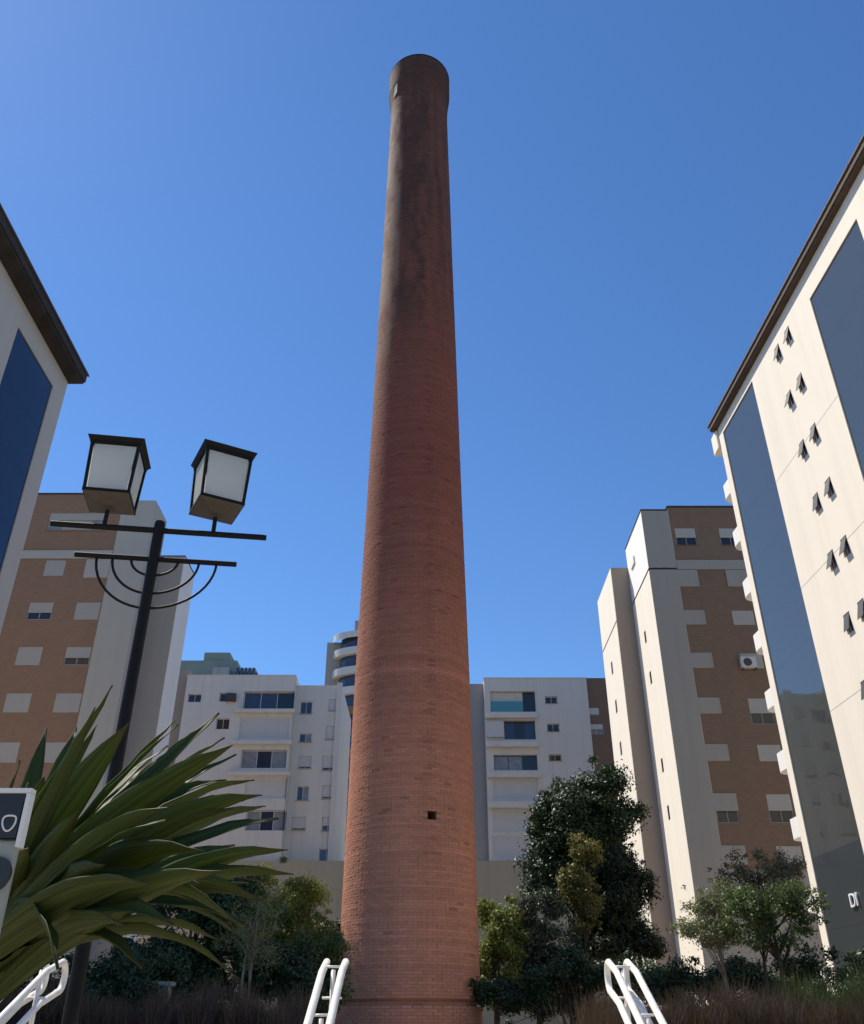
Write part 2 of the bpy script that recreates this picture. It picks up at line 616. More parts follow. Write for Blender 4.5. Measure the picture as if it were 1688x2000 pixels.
# far, near, inner walls and roof deck
c0, c1 = Vector(FA.P(0, 0, 0)), Vector(FA.P(27, 0, 0))
for (p, q) in (((c0.x, c0.y), (30, AY)), ((c1.x, c1.y), (30, c1.y)), ((30, AY), (30, c1.y))):
    mb.quad((p[0], p[1], TZ), (q[0], q[1], TZ), (q[0], q[1], AH), (p[0], p[1], AH))
mb.build('wall', M['cream'], A)
for (a0, a1, z0, z1) in strips[:2]:
    z = z1
    while z > z0 + .3:
        zb = max(z - 2.62, z0)
        p = MB()
        fbox(p, FA, a0 + .004, a1 - .004, zb + .003, z - .003, -.13, -.05)
        p.build('glass_pane', M['glass_blue'] if zb > 6.2 else M['ground_glass'], A)
        z = zb
for i, h in enumerate(wins):
    w = MB()
    fbox(w, FA, h[0] + .004, h[1] - .004, h[2] + .004, h[3] - .004, -.14, -.10)
    wo_ = w.build('window', M['frame_d'], A)
    # top-hung sash standing open
    s = MB()
    o_ = 0.14 + 0.10 * random.random()
    P = FA.P
    a0, a1 = h[0] + .03, h[1] - .03
    zt, zb = h[3] - .03, h[2] + .10
    s.hexa([P(a0, zb, o_ - .025), P(a1, zb, o_ - .025), P(a1, zb, o_), P(a0, zb, o_),
            P(a0, zt, -.03), P(a1, zt, -.03), P(a1, zt, -.005), P(a0, zt, -.005)])
    s.build('sash', M['frame_d'], wo_)
for zj in (7.2, 12.45, 17.7, 22.95):
    for (a0, a1) in ((4.78, 10.97), (15.23, 19.4)):
        q = MB()
        fbox(q, FA, a0, a1, zj, zj + .018, .0005, .003)
        q.build('expansion_joint', M['taupe'], A)
# eave: soffit board and fascia
e = MB()
fbox(e, FA, -.3, 27.3, AH + .002, AH + .08, -3.0, .26)
so = e.build('soffit', M['eave'], A)
e = MB()
fbox(e, FA, -.32, 27.32, AH + .083, AH + .32, -1.0, .32)
e.build('fascia', M['eave'], A)
e = MB()
P = FA.P
n_ = 30
for i in range(n_):
    a0, a1 = -.45 + 27.8 / n_ * i, -.45 + 27.8 / n_ * (i + 1) - .03
    e.hexa([P(a0, AH + .33, .38), P(a1, AH + .33, .38), P(a1, AH + 3.2, -7), P(a0, AH + 3.2, -7),
            P(a0, AH + .41, .38), P(a1, AH + .41, .38), P(a1, AH + 3.3, -7), P(a0, AH + 3.3, -7)])
e.build('roof', M['roof_tile'], A)
# rounded balcony ledges on the far side, one a storey
for kx in range(9):
    zc = 26.0 - 2.78 * kx
    b = MB()
    pts = []
    for s in range(9):
        t = math.pi / 2 * s / 8
        pts.append((AX + .55 - .62 * math.sin(t) + .05, AY + .03 + 1.15 - 1.0 * (1 - math.cos(t)) * 0 - 0.55 * (1 - math.cos(t))))
    outer = [(AX + 4, AY + 1.2)] + pts + [(AX + .03, AY + .04)]
    n0 = len(b.v)
    m_ = len(outer)
    for z in (zc - .55, zc + .25):
        for (x, y) in outer:
            b.v.append((x, y, z))
        b.v.append((AX + 4, AY + .04, z))
    m_ += 1
    for i in range(m_):
        j = (i + 1) % m_
        b.f.append((n0 + i, n0 + j, n0 + m_ + j, n0 + m_ + i))
    b.f.append(tuple(n0 + i for i in range(m_)))
    b.f.append(tuple(n0 + m_ + i for i in range(m_)))
    b.build('balcony', M['white'], A)
    if kx % 2 == 0:
        b = MB()
        b.box(AX + .35, AX + 2.6, AY + .02, AY + .10, zc + .3, zc + 1.9)
        b.build('balcony_door', M['glass_dark'], A)
b = MB()
b.box(AX - .12, AX + .8, AY + .05, AY + .9, AH - 1.15, AH - .01)
b.build('bracket', M['cream'], A, bevel=0.06)

# shop sign letters on the ground-floor glass
cu = bpy.data.curves.new('sign_letters', 'FONT')
cu.body = 'Dl'
cu.size = 0.66
cu.extrude = 0.03
lo = bpy.data.objects.new('sign_letters_tmp', cu)
col.objects.link(lo)
dg = bpy.context.evaluated_depsgraph_get()
lm = bpy.data.meshes.new_from_object(lo.evaluated_get(dg))
bpy.data.objects.remove(lo)
let = bpy.data.objects.new('sign_letters', lm)
lm.materials.clear()
lm.materials.append(M['letter'])
col.objects.link(let)
lp = Vector(FA.P(2.95, 5.72, 0.0))
let.matrix_world = Matrix(((ud.x, 0, nd.x, lp.x), (ud.y, 0, nd.y, lp.y), (0, 1, 0, lp.z), (0, 0, 0, 1)))
tag(let, 'white sign letters on dark ground floor glass of the cream tower', 'sign')

# ------------------------------------------------------------------ tower left near (B)
BX, BY = -18.0, 34.3
FB = Face(lambda a, z, d: (BX + d, BY - a, z))
B = thing('apartment_tower', (-24, 24, TZ), 'shaded pale grey tower with navy glass strip and black eave at left edge', 'building', 'towers around the courtyard')
BH = 29.5
bst = [(1.25, 5.35, TZ + 1.2, 28.25)]
bw = []
for kx in range(9):
    zc = 28.05 - 2.62 * kx
    bw += [(7.7, 8.2, zc - .42, zc + .38), (8.9, 9.4, zc - .42, zc + .38)]
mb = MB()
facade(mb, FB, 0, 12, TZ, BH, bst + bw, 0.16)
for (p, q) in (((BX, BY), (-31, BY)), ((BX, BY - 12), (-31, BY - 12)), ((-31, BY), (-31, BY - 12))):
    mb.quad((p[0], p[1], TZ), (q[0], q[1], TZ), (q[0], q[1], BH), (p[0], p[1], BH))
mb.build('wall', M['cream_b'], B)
for (a0, a1, z0, z1) in bst:
    z = z1
    while z > z0 + .3:
        zb = max(z - 2.62, z0)
        p = MB()
        fbox(p, FB, a0 + .004, a1 - .004, zb + .006, z - .006, -.13, -.05)
        p.build('glass_pane', M['glass_navy'], B)
        z = zb
for h in bw:
    w = MB()
    fbox(w, FB, h[0] + .004, h[1] - .004, h[2] + .004, h[3] - .004, -.14, -.10)
    w.build('window', M['frame_d'], B)
e = MB()
fbox(e, FB, -.12, 12.2, BH + .002, BH + .10, -3.0, .72)
e.build('soffit', M['eave_d'], B)
e = MB()
fbox(e, FB, -.14, 12.2, BH + .103, BH + .5, -1.0, .80)
e.build('fascia', M['eave_d'], B)
e = MB()
P = FB.P
for i in range(24):
    a0, a1 = -.2 + 12.6 / 24 * i, -.2 + 12.6 / 24 * (i + 1) - .03
    e.hexa([P(a0, BH + .51, .88), P(a1, BH + .51, .88), P(a1, BH + 3.2, -7), P(a0, BH + 3.2, -7),
            P(a0, BH + .6, .88), P(a1, BH + .6, .88), P(a1, BH + 3.3, -7), P(a0, BH + 3.3, -7)])
e.build('roof', M['roof_tile'], B)

# ------------------------------------------------------------------ tower right middle (C)
C = thing('apartment_tower', (18, 58, TZ), 'brown tower with grey stepped quoins and two sunlit cream fins', 'building', 'towers around the courtyard')
slots = []
for px, py in ((1248, 1240), (1258, 1320), (1278, 1492), (1290, 1585)):
    q = at(px, py, 54.8)
    slots.append((55.0, 55.45, q.z - .4, q.z + .45))
FCL = left(14.3)
block(C, 'fin', M['cream'], 14.3, 16.14, 52.0, 57.6, TZ, 28.18, lh=slots, depth=.12)
for h in slots:
    window(C, FCL, h, 1, 'glass_dark', 'frame_d', rec=.04, fw=.04)
sq = (54.6, 55.4, 19.3, 19.95)
block(C, 'fin', M['white'], 14.3, 16.14, 52.0, 57.6, 28.34, 32.7)
gq = MB()
gq.box(14.42, 16.1, 52.1, 57.5, 28.17, 28.35)
gq.build('groove', M['frame_d'], C)
gq = MB()
gq.box(14.20, 14.298, 55.3, 56.4, 30.4, 31.0)
gq.build('vent_grille', M['cream'], C, bevel=.02)
# darker sheet over the fin's front, its shade put into the colour
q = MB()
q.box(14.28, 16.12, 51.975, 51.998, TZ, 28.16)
q.build('front_shade', M['offwhite'], C)
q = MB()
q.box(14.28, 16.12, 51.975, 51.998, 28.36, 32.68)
q.build('front_shade', M['offwhite'], C)
ch = []
cz = [26.0, 23.15, 20.3, 17.45, 14.6, 11.75]
cz = [24.26, 21.35, 18.45, 15.6, 12.75, 9.9]
holesC = []
for i, z in enumerate(cz):
    holesC.append((16.20, 17.45, z - (0.62 if i == 4 else 0), z + .98))
    holesC.append((19.2, 20.6, z - (0.62 if i in (2, 4) else 0), z + .98))
top_h = [(16.42, 17.8, 30.05, 31.35), (19.4, 20.8, 30.05, 31.35)]
block(C, 'brown_wall', M['brown_c'], 16.15, 27, 52.06, 64, 9.7, 28.18, fh=holesC, depth=.2)
block(C, 'brown_wall', M['brown_c'], 16.15, 27, 52.06, 64, 28.90, 33.0, fh=top_h, depth=.2)
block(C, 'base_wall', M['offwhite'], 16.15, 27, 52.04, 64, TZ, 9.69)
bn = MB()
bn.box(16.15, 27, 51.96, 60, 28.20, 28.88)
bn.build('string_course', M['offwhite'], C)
q = MB()
q.box(16.125, 17.45, 51.985, 52.055, 26.95, 28.17)
q.build('quoin_block', M['offwhite'], C)
q = MB()
q.box(19.3, 20.9, 51.985, 52.055, 26.95, 28.17)
q.build('quoin_block', M['offwhite'], C)
FC = front(52.06)
for i, h in enumerate(holesC):
    opened = (i // 2 == 4) or (i == 5)
    window(C, FC, h, 2, 'glass_dark', 'frame_d' if not opened else 'offwhite', shut=.58 if opened else 1.0, shut_mat='shutter' if i % 2 else 'offwhite', rec=.02 if not opened else .06)
    if i % 2 == 0:
        q = MB()
        q.box(16.125, 17.47, 51.985, 52.057, h[3] - .96, h[3] + .03)
        q.build('quoin_block', M['offwhite'], C)
for h in top_h:
    window(C, FC, h, 2, 'glass_dark', 'offwhite', shut=.55, rec=.06)
    sill(C, FC, h, 'brown_c')
cp = MB()
cp.box(16.10, 27.1, 51.99, 64, 33.003, 33.10)
cp.build('coping', M['eave_d'], C)
cp = MB()
cp.box(14.26, 16.09, 51.94, 57.64, 32.703, 32.79)
cp.build('coping', M['eave_d'], C)
# rear fin
slots2 = []
for px, py in ((1200, 1305), (1207, 1380), (1217, 1462)):
    q = at(px, py, 60.8)
    slots2.append((60.5, 61.0, q.z - .45, q.z + .45))
block(C, 'rear_fin', M['taupe'], 13.06, 16.5, 57.61, 63.5, TZ, 31.2)
q = MB()
facade(q, left(13.03), 57.62, 63.49, TZ, 26.9, slots2, .025)
facade(q, left(13.03), 57.62, 63.49, 27.05, 31.19, [], .02)
q.quad((13.03, 57.62, TZ), (13.06, 57.62, TZ), (13.06, 57.62, 31.19), (13.03, 57.62, 31.19))
q.build('fin_face', M['cream'], C)
for h in slots2:
    q = MB()
    fbox(q, left(13.03), h[0], h[1], h[2], h[3], -.02, .01)
    q.build('window', M['frame_d'], C)

# ------------------------------------------------------------------ tower left middle (E)
E_ = thing('apartment_tower', (-22, 56, TZ), 'brown tower with white gable column behind the lamp post', 'building', 'towers around the courtyard')
holesE = []
rows = [24.0, 21.05, 18.15, 15.25, 12.35, 9.45, 6.6]
for i, z in enumerate(rows):
    holesE.append((-24.95 + .05 * 0, -23.45, z - .25, z + .9))
    holesE.append((-22.05, -20.52, z - .25, z + .9))
holesE += [(-24.0 - .6, -23.3, 26.75, 27.85)]
topE = [(-25.1, -21.3, 30.05, 31.35)]
block(E_, 'brown_wall', M['brown_e'], -31, -20.45, 50.06, 62, TZ, 27.93, fh=holesE, depth=.2)
block(E_, 'brown_wall', M['brown_e'], -31, -20.45, 50.06, 62, 28.55, 32.8, fh=topE, depth=.2)
bn = MB()
bn.box(-31, -20.46, 49.96, 60, 27.95, 28.53)
bn.build('string_course', M['white_e'], E_)
FE = front(50.06)
for i, h in enumerate(holesE):
    op = i in (0, 3)
    window(E_, FE, h, 2, 'glass_dark', 'white_e', shut=.6 if op else 1.0, rec=.05, shut_mat='shutter')
window(E_, FE, topE[0], 4, ['curtain', 'shutter', 'shutter', 'curtain'], 'white_e', shut=.4, rec=.06)
sill(E_, FE, topE[0], 'brown_e')
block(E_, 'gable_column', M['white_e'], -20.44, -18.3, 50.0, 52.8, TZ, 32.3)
q = MB()
q.box(-22.0, -20.46, 49.985, 50.055, 26.6, 27.9)
q.build('quoin_block', M['white_e'], E_)
block(E_, 'rear_fin', M['taupe_e'], -20.4, -16.7, 52.81, 55.6, TZ, 29.6)
q = MB()
q.box(-16.699, -16.67, 52.82, 55.59, TZ, 29.55)
q.build('fin_face', M['white'], E_)
cp = MB()
cp.box(-31, -20.42, 50.0, 62, 32.803, 32.9)
cp.build('coping', M['eave_d'], E_)
cp = MB()
cp.box(-20.36, -16.65, 52.79, 55.64, 29.603, 29.66)
cp.build('coping', M['eave_d'], E_)

# ------------------------------------------------------------------ back buildings (D)
YD = 80.0
D = thing('apartment_block', (-15, 86, TZ), 'white block with wide glazed balconies seen left of the chimney', 'building')


def rr(*a):
    return rect(*a, YD)


L_small = [rr(367, 1355, 393, 1371), rr(429, 1353, 455, 1370), rr(422, 1403, 448, 1424)]
L_balc = [rr(475, 1350, 574, 1386), rr(470, 1464, 560, 1500), rr(480, 1582, 560, 1622)]
L_blind = [rr(468, 1401, 566, 1443), rr(478, 1519, 562, 1560)]
block(D, 'wall', M['backwhite'], -23.15, -12.95, YD, 92, 14.6, 31.2, fh=L_small + L_balc + L_blind, depth=.5)
FD = front(YD)
for h in L_small:
    window(D, FD, h, 2, 'glass_dark', 'frame_w', rec=.2)
for i, h in enumerate(L_balc):
    window(D, FD, h, 3, ['glass_win', 'glass_win', 'glass_dark'] if i == 0 else ['curtain', 'glass_win', 'curtain'], 'frame_w', rec=.35, fw=.07)
for h in L_blind:
    window(D, FD, h, 1, 'shutter_b', 'frame_w', rec=.12, fw=.1, name='blind_frame')
for z in (24.6, 27.55, 21.8):
    s = MB()
    s.box(-18.3, -12.7, YD - .45, YD - .003, z, z + .32)
    s.build('balcony_slab', M['backwhite'], D)
wl = [rr(583, 1362, 607, 1386), rr(581, 1425, 606, 1442), rr(580, 1470, 605, 1494), rr(576, 1529, 600, 1557), rr(566, 1590, 594, 1616),
      rr(640, 1357, 661, 1380), rr(634, 1410, 660, 1437), rr(627, 1469, 657, 1498), rr(626, 1527, 653, 1554), rr(626, 1590, 650, 1618), rr(620, 1653, 648, 1679)]
YS = 81.2
block(D, 'side_wall', M['backwhite'], -12.94, -8.6, YS, 92, 14.6, 30.7, fh=wl, depth=.3)
FS = front(YS)
for i, h in enumerate(wl):
    sh = {0: 0, 1: 0, 2: .85, 3: 0, 4: .85, 5: .95, 6: .95, 7: .8, 8: .85, 9: .6, 10: 0}[i]
    window(D, FS, h, 2, ['glass_win', 'curtain'] if i in (1, 3) else 'glass_win', 'frame_w', shut=sh, shut_mat='shutter_b', rec=.12, fw=.06)
    sill(D, FS, h, 'backcream', .1, .06)
s = MB()
s.box(-9.05, -8.55, YS - .2, YS - .003, 14.6, 30.9)
s.build('pier', M['backwhite'], D)
block(D, 'end_wall', M['taupe'], -24.9, -23.16, 80.6, 92, 3, 32.0)
block(D, 'podium', M['backcream'], -26, -5.2, 79.4, 92, TZ, 14.58)
# roof-top penthouse in green grey
ph = MB()
x0, x1, z0, z1 = rect(345, 1290, 462, 1318, 83)
ph.box(x0, x1, 83, 88, 31.2, z1)
ph.build('penthouse', M['greenroof'], D)
x0, x1, z0, z1 = rect(398, 1273, 448, 1290, 83)
ph = MB()
ph.box(x0, x1, 83.2, 87, z0 - .5, z1)
ph.build('penthouse', M['greenroof'], D)
x0, x1, z0, z1 = rect(415, 1303, 448, 1318, 82)
ph = MB()
ph.box(x0, x1, 82, 82.9, 31.2, z1)
ph.build('roof_glazing', M['curtain'], D)
x0, x1, z0, z1 = rect(462, 1304, 500, 1320, 82)
for i in range(5):
    ph = MB()
    xa = x0 + (x1 - x0) * i / 5
    ph.box(xa, xa + (x1 - x0) / 5 - .12, 82, 84, 31.1, z1)
    ph.build('roof_glazing', M['glass_win'], D)
cp = MB()
cp.box(-23.2, -12.9, YD - .05, 92, 31.203, 31.3)
cp.build('coping', M['backwhite'], D)

G = thing('apartment_block', (10, 86, TZ), 'white block with teal glass balcony seen right of the chimney', 'building')
R_balc = [rr(958, 1350, 1046, 1390), rr(985, 1407, 1046, 1444), rr(965, 1474, 1050, 1504)]
R_blind = [rr(962, 1520, 1052, 1562), rr(962, 1580, 1052, 1626), rr(962, 1632, 1052, 1676)]
R_win = [rr(1065, 1360, 1089, 1374), rr(1069, 1413, 1093, 1429), rr(1072, 1473, 1097, 1486), rr(1075, 1530, 1100, 1545)]
block(G, 'wall', M['backwhite'], 4.9, 14.6, YD, 92, 14.6, 30.95, fh=R_balc + R_blind + R_win, depth=.6)
h = R_balc[0]
window(G, FD, (h[0] + (h[1] - h[0]) * .73, h[1], h[2], h[3]), 1, 'glass_dark', 'frame_d', rec=.35)
q = MB()
fbox(q, FD, h[0] + .004, h[0] + (h[1] - h[0]) * .73 - .01, h[2] + .004, h[3] - .004, -.5, -.4)
q.build('back_panel', M['backwhite'], G)
q = MB()
fbox(q, FD, h[0] + .05, h[0] + (h[1] - h[0]) * .73 - .03, h[2] + .02, h[2] + (h[3] - h[2]) * .52, -.12, -.08)
q.build('glass_balustrade', M['glass_teal'], G)
for i in (1, 2):
    window(G, FD, R_balc[i], 3, ['glass_win', 'glass_dark', 'glass_win'] if i == 1 else ['curtain', 'curtain', 'glass_dark'], 'frame_d', rec=.35, fw=.07)
for h in R_blind:
    window(G, FD, h, 1, 'shutter_b', 'frame_w', rec=.1, fw=.08, name='blind_frame')
for h in R_win:
    window(G, FD, h, 2, 'glass_dark', 'frame_w', rec=.2)
    sill(G, FD, h, 'backcream', .08, .05)
for px, py in ((1000, 1396), (1000, 1452), (1000, 1511), (1000, 1570)):
    z = at(px, py, YD).z
    s = MB()
    s.box(4.95, 9.65, YD - .5, YD - .003, z - .42, z + .1)
    s.build('balcony_slab', M['backwhite'], G)
s = MB()
x0, x1, z0, z1 = rr(948, 1410, 984, 1441)
s.box(x0, x1, YD - .28, YD - .2, z0, z1)
s.build('sliding_shutter', M['shutter_b'], G)
block(G, 'side_wall', M['fargrey'], 3.3, 4.89, 80.8, 92, 10, 30.7)
block(G, 'brown_wall', M['brown_c'], 14.61, 24, 80.3, 92, 14.6, 31.1, fh=[rr(1150, 1380, 1172, 1395), rr(1152, 1412, 1180, 1432)], depth=.2)
window(G, front(80.3), rr(1152, 1412, 1180, 1432), 2, 'curtain', 'frame_w', shut=.5, shut_mat='shutter_b', rec=.1)
window(G, front(80.3), rr(1150, 1380, 1172, 1395), 2, 'curtain', 'frame_w', shut=.9, shut_mat='shutter_b', rec=.1)
block(G, 'podium', M['backcream'], -5.19, 24, 79.4, 92, TZ, 14.58)
cp = MB()
cp.box(4.85, 14.6, YD - .05, 92, 30.953, 31.03)
cp.build('coping', M['backwhite'], G)

# far tower with curved balconies behind the chimney
YF = 120.0
Fm = thing('far_tower', (-9, 128, 0), 'grey far tower with curved balconies showing beside the chimney', 'building')
block(Fm, 'wall', M['fargrey'], -15.6, -4, YF + 3.2, 132, 0, 52.4)
block(Fm, 'roof_block', M['fargrey'], -11.7, -5, YF + 4, 130, 52.41, 56.3)
for i in range(11):
    z = 50.0 - 3.0 * i
    s = MB()
    s.lathe([(6.5, z - .35), (6.6, z - .35), (6.6, z + .75), (6.5, z + .75), (6.5, z - .35)], -8.0, YF + 5.2, 24, math.pi, math.pi * 2)
    s.lathe([(0.1, z - .36), (6.6, z - .36)], -8.0, YF + 5.2, 24, math.pi, math.pi * 2)
    s.v = [(x, YF + 3.4 + (y - YF - 5.2) * .5, z_) for x, y, z_ in s.v]
    s.build('balcony', M['farwhite'] if i < 3 else M['farbrown'], Fm)
    s = MB()
    s.lathe([(5.6, z + .76), (5.6, z + 2.6)], -8.0, YF + 5.2, 10, math.pi, math.pi * 2)
    s.v = [(x, YF + 3.4 + (y - YF - 5.2) * .5, z_) for x, y, z_ in s.v]
    s.build('window', M['glass_win'], Fm)
s = MB()
s.lathe([(6.7, 52.2), (6.7, 53.2), (0.1, 53.2)], -8.0, YF + 5.2, 24, math.pi, math.pi * 2)
s.v = [(x, YF + 3.4 + (y - YF - 5.2) * .5, z_) for x, y, z_ in s.v]
s.build('roof_rim', M['farwhite'], Fm)


# air conditioners hung on the walls
def ac(x, y, z, w, label, m_='ac'):
    o = thing('air_conditioner', (x, y, z), label, 'air conditioner', 'wall air conditioners')
    b = MB()
    b.box(x, x + w, y - .38, y - .05, z, z + w * .75)
    b.build('casing', M[m_], o, bevel=.02)
    b = MB()
    cx, cz_ = x + w * .42, z + w * .37
    b.tube([(cx, y - .383, cz_), (cx, y - .395, cz_)], w * .28, 14)
    b.build('fan_grille', M['frame_d'], o)
    b = MB()
    b.box(x + .05, x + .1, y - .4, y - .003, z - .06, z - .002)
    b.box(x + w - .1, x + w - .05, y - .4, y - .003, z - .06, z - .002)
    b.build('bracket', M['frame_d'], o)
    return o


q = at(441, 1370, 79.9)
o = ac(q.x, YD, q.z, .95, 'dark air conditioner beside small windows on the white block left of the chimney', 'frame_d')
q = at(1447, 1307, 52)
ac(q.x, 52.06, q.z, .95, 'white air conditioner on the brown tower wall beside the cream tower')

# ------------------------------------------------------------------ chimney
CX, CY = -0.58, 25.0
CH = thing('brick_chimney', (CX, CY, TZ), 'tall round brick factory chimney with sooty top in the centre', 'chimney')
NB = 46
CS = 0.07
RZ = [1.0, 2.27, 2.28, 2.44, 2.45, 10.7, 17.3, 28.0, 36.6, 37.4, 37.9, 38.4, 39.6]
RR = [1.815, 1.815, 1.70, 1.70, 1.785, 1.69, 1.56, 1.385, 1.255, 1.265, 1.31, 1.37, 1.38]


def rad(z):
    return float(np.interp(z, RZ, RR))


courses = int((39.6 - TZ) / CS)
hole_courses = {int((6.45 - TZ) / CS) + i for i in range(3)}
HOLE_TH = math.asin(0.27)


def ang(c):           # column angle, measured from the side facing the plaza, positive to the right
    return (c + 0.5) * 2 * math.pi / NB


hole_col = int(round(HOLE_TH / (2 * math.pi / NB) - .5))


def smooth(x, a, b):
    t = min(max((x - a) / (b - a), 0), 1)
    return t * t * (3 - 2 * t)


def vn(x, y, seed):       # value noise
    xi, yi = math.floor(x), math.floor(y)
    fx, fy = x - xi, y - yi

    def hsh(i, j):
        h_ = math.sin(i * 127.1 + j * 311.7 + seed * 74.7) * 43758.5453
        return h_ - math.floor(h_)
    a = hsh(xi, yi) * (1 - fx) + hsh(xi + 1, yi) * fx
    b = hsh(xi, yi + 1) * (1 - fx) + hsh(xi + 1, yi + 1) * fx
    return a * (1 - fy) + b * fy


CBAND = [1 + .17 * (random.random() - .5) for _ in range(courses + 2)]
for kk in (130, 131, 190, 191, 192):
    CBAND[kk] *= 1.12


def brickcol(th, z, k_):
    t1 = smooth(z, 3, 18)
    t2 = smooth(z, 17, 36)
    a, b, c = np.array((.56, .245, .152)), np.array((.225, .080, .060)), np.array((.150, .068, .053))  # weathering by height; foot also lightened for light bounced off the terrace
    cc = a * (1 - t1) + b * t1
    cc = cc * (1 - t2) + c * t2
    cc = cc * CBAND[k_] * (0.92 + .16 * random.random())
    thd = math.degrees((th + math.pi) % (2 * math.pi) - math.pi)
    n_ = vn(thd / 9, z / 1.2, 3) * .6 + vn(thd / 4, z / .35, 5) * .4
    n2 = vn(thd / 7, z / 5, 21) * .55 + vn(thd / 3, z / 1.1, 22) * .45
    s = smooth(z, 18, 32) * smooth(n2, .48, .66) * .55
    if -34 < thd < 15 + 4 * (vn(z * 2, 1, 9) - .5):
        s = max(s, smooth(z, 21.5, 25.5) * (1 - smooth(z, 36.5, 38)) * (.05 + .62 * smooth(n_, .38, .62)))
    if -80 < thd < -28:  # sunny side paler: patchy lichen tan that also paints in the sunlight
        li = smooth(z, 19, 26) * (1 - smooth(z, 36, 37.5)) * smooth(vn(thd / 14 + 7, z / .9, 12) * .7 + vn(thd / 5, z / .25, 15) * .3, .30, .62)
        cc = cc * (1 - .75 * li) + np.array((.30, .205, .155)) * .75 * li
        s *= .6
    s = max(s, smooth(z, 36.8, 39.0) * (.35 + .4 * n_))
    cc = cc * (1 - s) + np.array((.045, .036, .030)) * s
    if 13 < thd < 21 and random.random() < .35 * smooth(z, 4, 9) * (1 - smooth(z, 20, 26)):
        cc = cc * .8
    if random.random() < .012:
        cc = cc * .7
    return cc


def brick_verts(th, z, r, dr, half, hgt, depth):
    r1, r0 = r + dr, r - depth
    out = []
    for rr_ in (r1, r0):
        for (da, zz) in ((-half, z), (half, z), (half, z + hgt), (-half, z + hgt)):
            a = th + da
            out.append((CX + rr_ * math.sin(a) - CX, CY - rr_ * math.cos(a) - CY, zz - TZ))
    return out


BF = ((0, 1, 2, 3), (3, 2, 6, 7), (1, 0, 4, 5), (0, 3, 7, 4), (2, 1, 5, 6))
verts, faces, cols_ = [], [], []
cv, cf, cc_ = [], [], []
part_list = []
for k_ in range(courses):
    z = TZ + k_ * CS
    r = rad(z + .03)
    off = .5 * (k_ % 2)
    for c in range(NB):
        th = ang(c + off)
        thd = (math.degrees(th) + 180) % 360 - 180
        if k_ in hole_courses and abs(c + off - hole_col) < .8:
            continue
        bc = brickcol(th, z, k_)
        dr = random.uniform(-.0035, .0035)
        if z > 20 and random.random() < .012:
            dr -= .012
        half = math.pi / NB - .0040 / r
        if 1.85 < z < 2.95 and abs(thd) < 74 and len(part_list) < 300:
            part_list.append((th, z, r + dr, bc))
            continue
        V_, F_, C_ = (cv, cf, cc_) if z > 37.35 else (verts, faces, cols_)
        n0 = len(V_)
        V_ += brick_verts(th, z, r, dr, half, CS - .008, .03)
        F_ += [tuple(n0 + i for i in q_) for q_ in BF]
        C_ += [tuple(bc)] * 8


def attr_mesh(name, V_, F_, C_, mat):
    me = bpy.data.meshes.new(name)
    me.from_pydata(V_, [], F_)
    at_ = me.attributes.new('bc', 'FLOAT_COLOR', 'POINT')
    arr = np.ones((len(V_), 4), dtype=np.float32)
    arr[:, :3] = np.array(C_, dtype=np.float32)
    at_.data.foreach_set('color', arr.ravel())
    me.materials.append(mat)
    return me


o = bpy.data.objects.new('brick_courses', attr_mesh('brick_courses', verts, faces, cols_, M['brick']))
col.objects.link(o)
o.parent = CH
o['kind'] = 'stuff'
o = bpy.data.objects.new('cap', attr_mesh('cap', cv, cf, cc_, M['brick']))
col.objects.link(o)
o.parent = CH
o['label'] = 'flared sooty brick cap'
# single bricks of the foot, sharing a few meshes
variants = []
rb = 1.78
for i in range(12):
    half = math.pi / NB - .0040 / rb
    w = rb * math.sin(half)
    bc = np.array((.56, .245, .152)) * (0.91 + .18 * i / 11)
    V_ = [(-w, 0, 0), (w, 0, 0), (w, 0, CS - .008), (-w, 0, CS - .008), (-w, .03, 0), (w, .03, 0), (w, .03, CS - .008), (-w, .03, CS - .008)]
    variants.append(attr_mesh('brick', V_, list(BF), [tuple(bc)] * 8, M['brick']))
for (th, z, r, bc) in part_list:
    o = bpy.data.objects.new('brick', random.choice(variants))
    col.objects.link(o)
    o.parent = CH
    o.location = (r * math.sin(th), -r * math.cos(th), z - TZ)
    o.rotation_euler = (0, 0, th)
# mortar body with a putlog hole, mouth and flue
mb = MB()
hc = sorted(hole_courses)
for k_ in range(courses):
    z0, z1 = TZ + k_ * CS, TZ + (k_ + 1) * CS
    r0, r1 = rad(z0 + .03) - .005, rad(z1 + .03) - .005
    for c in range(NB):
        a0, a1 = ang(c - .5), ang(c + .5)
        if k_ in hole_courses and c == hole_col:
            continue
        mb.quad((CX + r0 * math.sin(a0), CY - r0 * math.cos(a0), z0), (CX + r0 * math.sin(a1), CY - r0 * math.cos(a1), z0),
                (CX + r1 * math.sin(a1), CY - r1 * math.cos(a1), z1), (CX + r1 * math.sin(a0), CY - r1 * math.cos(a0), z1))
core_c = []
st_ = random.getstate()
for k_ in range(courses):
    for c in range(NB):
        if k_ in hole_courses and c == hole_col:
            continue
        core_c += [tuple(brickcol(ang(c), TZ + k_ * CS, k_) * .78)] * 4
random.setstate(st_)
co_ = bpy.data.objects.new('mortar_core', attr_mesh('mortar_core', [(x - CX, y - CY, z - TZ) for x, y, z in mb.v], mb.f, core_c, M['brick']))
col.objects.link(co_)
co_.parent = CH
hz0, hz1 = TZ + hc[0] * CS, TZ + (hc[-1] + 1) * CS
a0, a1 = ang(hole_col - .5), ang(hole_col + .5)
mb = MB()


def hp(a, r, z):
    return (CX + r * math.sin(a), CY - r * math.cos(a), z)


